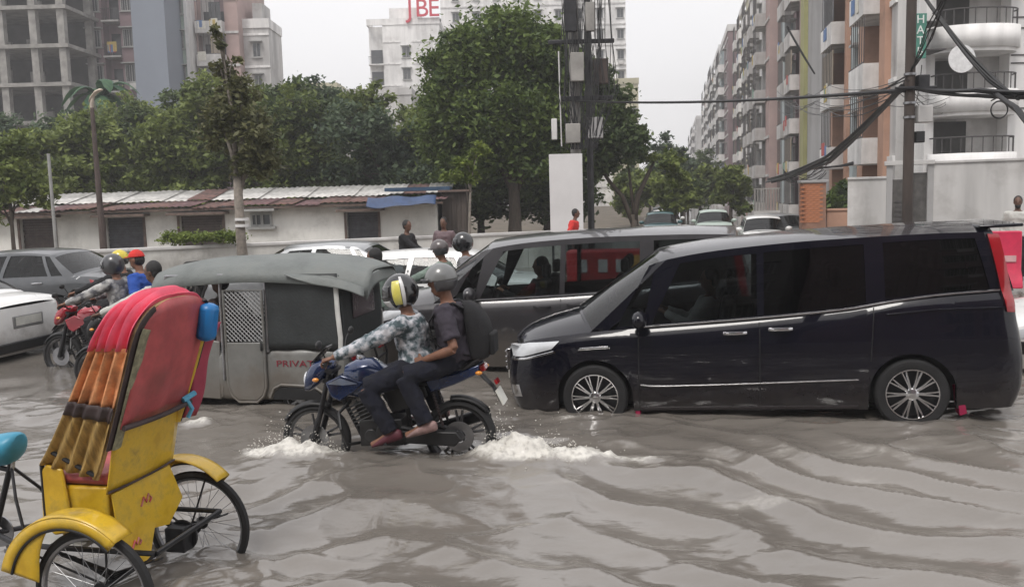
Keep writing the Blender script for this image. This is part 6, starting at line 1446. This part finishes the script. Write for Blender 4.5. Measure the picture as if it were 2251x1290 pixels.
def fork_tree():
    e = empty('forked_tree', 'dark tree with wide V-shaped trunk right of the white board', 'tree', (4.75, 34, .1), 0); b = MB()
    b.tube([(0, 0, -.3), (0, 0, .7), (-.05, 0, 1.2)], [.17, .14, .12], 9)
    b.tube([(-.02, 0, .8), (-.45, 0, 1.9), (-.95, 0, 2.5), (-1.4, 0, 3.2)], [.11, .085, .07, .04], 8); b.tube([(0, 0, 1.0), (.15, 0, 1.9), (.55, 0, 2.7), (.85, .1, 3.3)], [.12, .10, .075, .04], 8); b.tube([(0, 0, 1.1), (-.1, .1, 2.2), (-.2, .1, 3.2)], [.08, .06, .03], 7)
    b.build('trunk', M_BARK, e, sharp=0)
    leaves('crown', [((-.95, 0, 4.4), (1.2, 1.1, 1.1)), ((-.6, 0, 3.5), (.9, .9, .7)), ((-1.5, 0, 3.4), (.8, .8, .7)), ((-1.2, 0, 5.4), (.7, .7, .7)), ((.1, 0, 3.9), (.5, .6, .7)), ((-1.3, 0, 6.2), (.8, .8, .7)), ((-.5, .1, 5.3), (.7, .8, .8)), ((-2.0, 0, 4.6), (.7, .8, 1.0)), ((-1.9, .2, 6.9), (.5, .6, .6))], 15000, .115, L_DARK, e, 51)
    leaves('crown', [((1.25, 0, 3.2), (.75, .7, .45)), ((1.6, .1, 2.6), (.6, .6, .5))], 1500, .10, L_MID, e, 52)
fork_tree()
for i, (x, y, h, w, m, lb) in enumerate([(7.4, 52, 3.6, 1.6, L_MID, 'bushy mid-green street tree left of the far traffic'), (10.4, 66, 4.4, 2.0, L_DARK, 'dark street tree far down the side street'), (14.5, 74, 4.8, 2.2, L_BLUEG, 'grey-green street tree under the far blocks'), (12.4, 58, 3.6, 1.5, L_MID, 'small green street tree before the pinkish block'), (16.4, 82, 6.0, 2.2, L_DARK, 'tall dark street tree before the mauve balconies'), (13.4, 36.5, 2.4, .9, L_DEEP, 'dark green shrub tree right of the orange brick pillar'), (9.9, 51, 4.2, 1.5, L_DARK, 'dark bushy street tree right behind the pale green hatchback'), (12.2, 49, 3.4, 1.1, L_MID, 'light street tree left of the vertical bar fence'), (11.3, 62, 5.6, 1.8, L_BLUEG, 'tall grey-green street tree in the middle of the far greenery'), (8.3, 45, 3.0, 1.1, L_MID, 'low light green bush tree right of the V-shaped trunk')]):
    rg = random.Random(i+90); bl = [((rg.uniform(-.8, .8)*w, rg.uniform(-.5, .5)*w, rg.uniform(1.2, h-.5)), (w*.5, w*.5, h*.17)) for k in range(7)]
    tree('street_tree', lb, (x, y, .1), h*.4, .12, bl, 5200, .17, m, seed=60+i, group='street trees')
def topiary():
    e = empty('clipped_tree', 'flat-topped clipped light green bush tree on a thin stem', 'tree', (-8.1, 23.3, .1), 0)
    MB().tube([(0, 0, -.3), (.02, 0, .4), (0, 0, 1.1)], [.04, .035, .03], 8).build('trunk', M_BARK, e)
    leaves('crown', [((x, 0, 1.16), (.24, .30, .13)) for x in (-.85, -.55, -.25, .05, .35, .65, .9)], 4200, .045, L_LITE, e, 71, clump=.5)
    MB().lathe([(.40, 0), (.46, .1), (.40, .42), (.30, .50), (.001, .52)], (-.1, -.1, .05), 'z', 24).build('planter', M_BLACK, e)
topiary()
def palm():
    e = empty('banana_palm', 'ragged broad-leaved palm rising above the trees at upper left', 'tree', (-22.4, 50, 0), 0)
    MB().tube([(0, 0, -.3), (.1, 0, 4), (.0, 0, 8.2)], [.26, .20, .15], 9).build('trunk', M_BARK, e)
    rg = random.Random(5); m = leafmat('palm_leaf', (.022, .065, .045), (.07, .15, .06), .2)
    for k in range(13):
        a = 6.28*k/13+rg.uniform(-.2, .2); l = rg.uniform(1.8, 3.0); u0 = rg.uniform(.5, 1.5); b = MB(); dirv = Vector((math.cos(a), math.sin(a)*.6, 0)); sd_ = Vector((-math.sin(a), math.cos(a), 0))
        P = []
        for t in np.linspace(0, 1, 16):
            q = Vector((0, 0, 8.1))+dirv*(l*t*.8)+V(0, 0, u0*l*t-1.25*l*t*t); w = .42*math.sin(math.pi*min(1, .05+t*.95))**.6*(1-.3*rg.random())
            P.append([q-sd_*w-V(0, 0, .25*w), q-sd_*w*.5-V(0, 0, .08*w), q, q+sd_*w*.5-V(0, 0, .08*w), q+sd_*w-V(0, 0, .25*w)])
        o = b.grid(P).build('frond', m, e, sharp=0)
        at = o.data.attributes.new('tone', 'FLOAT', 'POINT'); at.data.foreach_set('value', [rg.random() for _ in o.data.vertices])
palm()

# ------------------------------------------------------------------ poles and cables
def pole(name, label, x, y, z0, z1, r0, r1, m, lean=(0, 0), cat='pole'):
    e = empty(name, label, cat, (x, y, z0), 0)
    MB().tube([(0, 0, -.3), (lean[0]*.5, lean[1]*.5, (z1-z0)/2), (lean[0], lean[1], z1-z0)], [r0, (r0+r1)/2, r1], 14).build('shaft', m, e); return e
M_POLE = mat('pale_concrete_pole', (.25, .23, .21), .85, var=.25, scale=2, stretch=(1, 1, .3)); M_RUST = mat('brown_metal_pole', (.085, .062, .055), .65, .2, var=.3, scale=3)
e = pole('street_lamp', 'leaning street lamp with pale bent head at left', -11.0, 24.0, .1, 4.75, .10, .05, M_RUST, (-.02, 0), 'street lamp')
MB().tube([(-.02, 0, 4.5), (-.02, 0, 4.75), (.03, 0, 4.95), (.14, 0, 5.05)], [.05, .05, .045, .04], 10).build('arm', mat('pale_lamp_arm', (.42, .36, .30), .6), e)
b = MB(); b.loft([[(.02+x, .07*math.cos(q)*s_, 4.98+zz+.045*math.sin(q)*s_) for q in [2*math.pi*k/12 for k in range(12)]] for x, zz, s_ in ((-.10, -.16, .5), (-.05, -.08, 1.), (.08, .06, 1.2), (.20, .12, 1.0), (.28, .13, .4))]); b.build('lamp_head', mat('lamp_cream', (.50, .42, .34), .5), e)
pole('thin_pole', 'thin pale metal pole at far left before the shops', -13.3, 26.0, .1, 3.7, .05, .045, mat('thin_pole_grey', (.30, .30, .29), .6))
e = pole('utility_pole', 'tall central utility pole with transformer boxes beside the big tree', 1.98, 26.2, .1, 11.0, .17, .13, M_CONC)
e2 = pole('utility_pole', 'second slimmer pole of the central pair', 2.42, 26.5, .1, 11.0, .10, .09, M_DSTEEL)
for (x, y, z, sx, sy, sz, m, nm) in [(-.10, -.30, 3.75, .42, .3, .55, M_CONC, 'meter_box'), (.55, -.15, 3.9, .45, .35, .6, W_GREY, 'meter_box'), (-.62, -.1, 3.9, .16, .16, .6, W_WHITE, 'insulator_can'), (.05, -.35, 5.6, .38, .34, .8, M_CONC, 'transformer'), (.75, -.1, 5.5, .42, .36, .7, M_RUST, 'transformer'), (-.1, -.3, 7.1, .34, .18, 1.0, M_DSTEEL, 'switch_box'), (.45, -.3, 7.0, .26, .18, .8, M_CONC, 'switch_box'), (.35, -.15, 4.75, 1.5, .14, .14, M_DSTEEL, 'crossarm'), (.2, -.15, 6.35, 1.9, .12, .12, M_DSTEEL, 'crossarm'), (.4, -.15, 7.95, 2.6, .12, .12, M_DSTEEL, 'crossarm')]:
    MB().box((x, y, z), (sx, sy, sz)).build(nm, m, e, bevel=.02)
rg = random.Random(9); b = MB()
for k in range(46):
    x = rg.uniform(-.35, 1.0); b.tube([(x, -.3+rg.uniform(-.1, .1), 8.), (x+rg.uniform(-.15, .15), -.35, 6.4), (x+rg.uniform(-.25, .25), -.38, 4.9), (x*.6+rg.uniform(-.2, .2), -.3, 3.3)], .012, 5)
b.build('hanging_cables', M_BLACK, e)
MB().tube([(-.42, -.15, 3.4), (-.45, -.15, 6.1)], .02, 6).build('conduit', W_WHITE, e)
e = pole('utility_pole', 'dark brown utility pole at right carrying tangled cables', 7.15, 16.0, 0, 7.5, .095, .080, mat('dark_pole', (.055, .042, .036), .75, var=.35, scale=3, stretch=(1, 1, .3)))
for (x, y, z, s_, m) in [(.25, 0, 3.35, (.26, .2, .30), W_PALE), (.20, -.05, 3.9, (.2, .15, .25), M_DSTEEL), (.18, 0, 2.95, (.16, .14, .2), M_BLACK)]: MB().box((x, y, z), s_).build('junction_box', m, e, bevel=.015)
MB().tube([(-.30, -.1, 3.80), (.42, -.1, 3.80)], .03, 8).build('crossarm', M_DSTEEL, e)
for k in range(4): MB().lathe([(.098, -.02), (.106, -.02), (.106, .02), (.098, .02)], (0, 0, 3.3+.25*k), 'z', 18, loop=True).build('clamp_band', M_STEEL, e)
def cable(label, pts, r, n=1, spread=.05, sag=.2, seed=1, coil=None):
    e = empty('cable_bundle' if n > 1 else 'cable', label, 'cable', (0, 0, 0), 0, 'overhead cables'); rg = random.Random(seed)
    for k in range(n):
        o = [Vector((rg.uniform(-1, 1)*spread, rg.uniform(-1, 1)*spread, rg.uniform(-1, 1)*spread)) for _ in pts]; sg = sag*rg.uniform(.6, 1.4); P = []
        for i in range(len(pts)-1):
            a = Vector(pts[i])+o[i]*(.3 if i == 0 else 1); c_ = Vector(pts[i+1])+o[i+1]
            for t in np.linspace(0, 1, 14)[(0 if i == 0 else 1):]: P.append(lerp(a, c_, t)-V(0, 0, 4*sg*t*(1-t)))
        MB().tube(P, r*rg.uniform(.7, 1.2), 5).build('strand', M_BLACK, e)
    return e
cable('black cable pair strung from the central poles to the dark pole at right', [(2.0, 26.0, 4.78), (7.07, 16.0, 3.78)], .026, 3, .03, .10, 2)
cable('thick tangled cable bundle descending from the dark pole toward the brick pillar', [(7.05, 16.05, 3.85), (8.6, 24.2, 2.85), (11.05, 38, 2.45)], .030, 9, .10, .06, 3)
cable('sagging cable strands crossing before the orange building', [(10.6, 36, 2.4), (12.6, 37, 2.9), (15.5, 40, 3.2)], .03, 5, .12, .10, 4)
cable('thick cable bundle running right from the dark pole', [(7.2, 15.95, 3.80), (7.42, 14.2, 3.52), (7.9, 12.4, 3.28)], .026, 9, .055, .03, 5)
cable('cable bundle dropping steeply to the right edge', [(7.55, 14.0, 3.52), (7.25, 12.8, 3.15), (7.0, 11.6, 2.60)], .026, 6, .04, .01, 6)
cable('upper cable bundle slanting from the frame top toward the right edge', [(7.33, 16.2, 5.6), (7.5, 15.0, 4.42), (7.62, 14.2, 3.72), (7.6, 13.4, 3.35)], .024, 5, .03, .02, 7)
cable('thin short cable slanting across the orange building', [(14.9, 48, 10.6), (16.0, 47, 8.0)], .05, 2, .05, .05, 8)
cable('loose web of thin wires left of the dark pole', [(7.1, 16.0, 3.9), (9.3, 27, 4.6), (13.6, 44, 6.4)], .012, 8, .5, .25, 11)
cable('loose thin wires right of the dark pole before the white building', [(7.2, 16.0, 4.3), (9.6, 22, 4.5), (16.4, 34.3, 5.2)], .012, 8, .45, .2, 12)
cable('slack thin wires from the dark pole up to the frame top', [(7.15, 16.0, 4.1), (7.0, 15.2, 4.6), (6.9, 13.6, 5.6)], .010, 5, .15, .05, 13)
cable('messy hanging wire loops by the orange brick pillar', [(9.9, 32, 2.75), (11.0, 34, 2.55), (13.0, 37, 2.9)], .018, 8, .28, .18, 14)
co = MB()
for k in range(5): co.tube([(.13*math.cos(q)+.01*k, .02*k-.04, .13*math.sin(q)) for q in np.linspace(0, 6.28, 25)[:-1]], .010, 5, loop=True)
tag(co.build('cable_coil', M_BLACK, None, loc=(7.58, 13.9, 3.22)), 'round coil of spare cable hanging at upper right', 'coil')
tag(MB().tube([(0, -.2, 0), (0, .0, .03), (0, .2, 0)], .012, 6).build('cable_tie', M_BLACK, None, loc=(7.58, 13.9, 3.38)), 'short tie holding the round cable coil', 'tie')

# ------------------------------------------------------------------ humid air
hz_ = MB().bx(-190, 190, -40, 345, -1.4, 42).build('haze', None, smooth=False); struct(hz_, 'stuff', 'thin pale humid haze over the street')
hm = bpy.data.materials.new('haze_air'); hm.use_nodes = True; ht = hm.node_tree; ht.nodes.clear()
ho = ht.nodes.new('ShaderNodeOutputMaterial'); hv = ht.nodes.new('ShaderNodeVolumePrincipled'); hv.inputs['Density'].default_value = .0018; hv.inputs['Color'].default_value = (.93, .93, .95, 1); hv.inputs['Anisotropy'].default_value = .2
ht.links.new(hv.outputs[0], ho.inputs['Volume']); hz_.data.materials.append(hm)
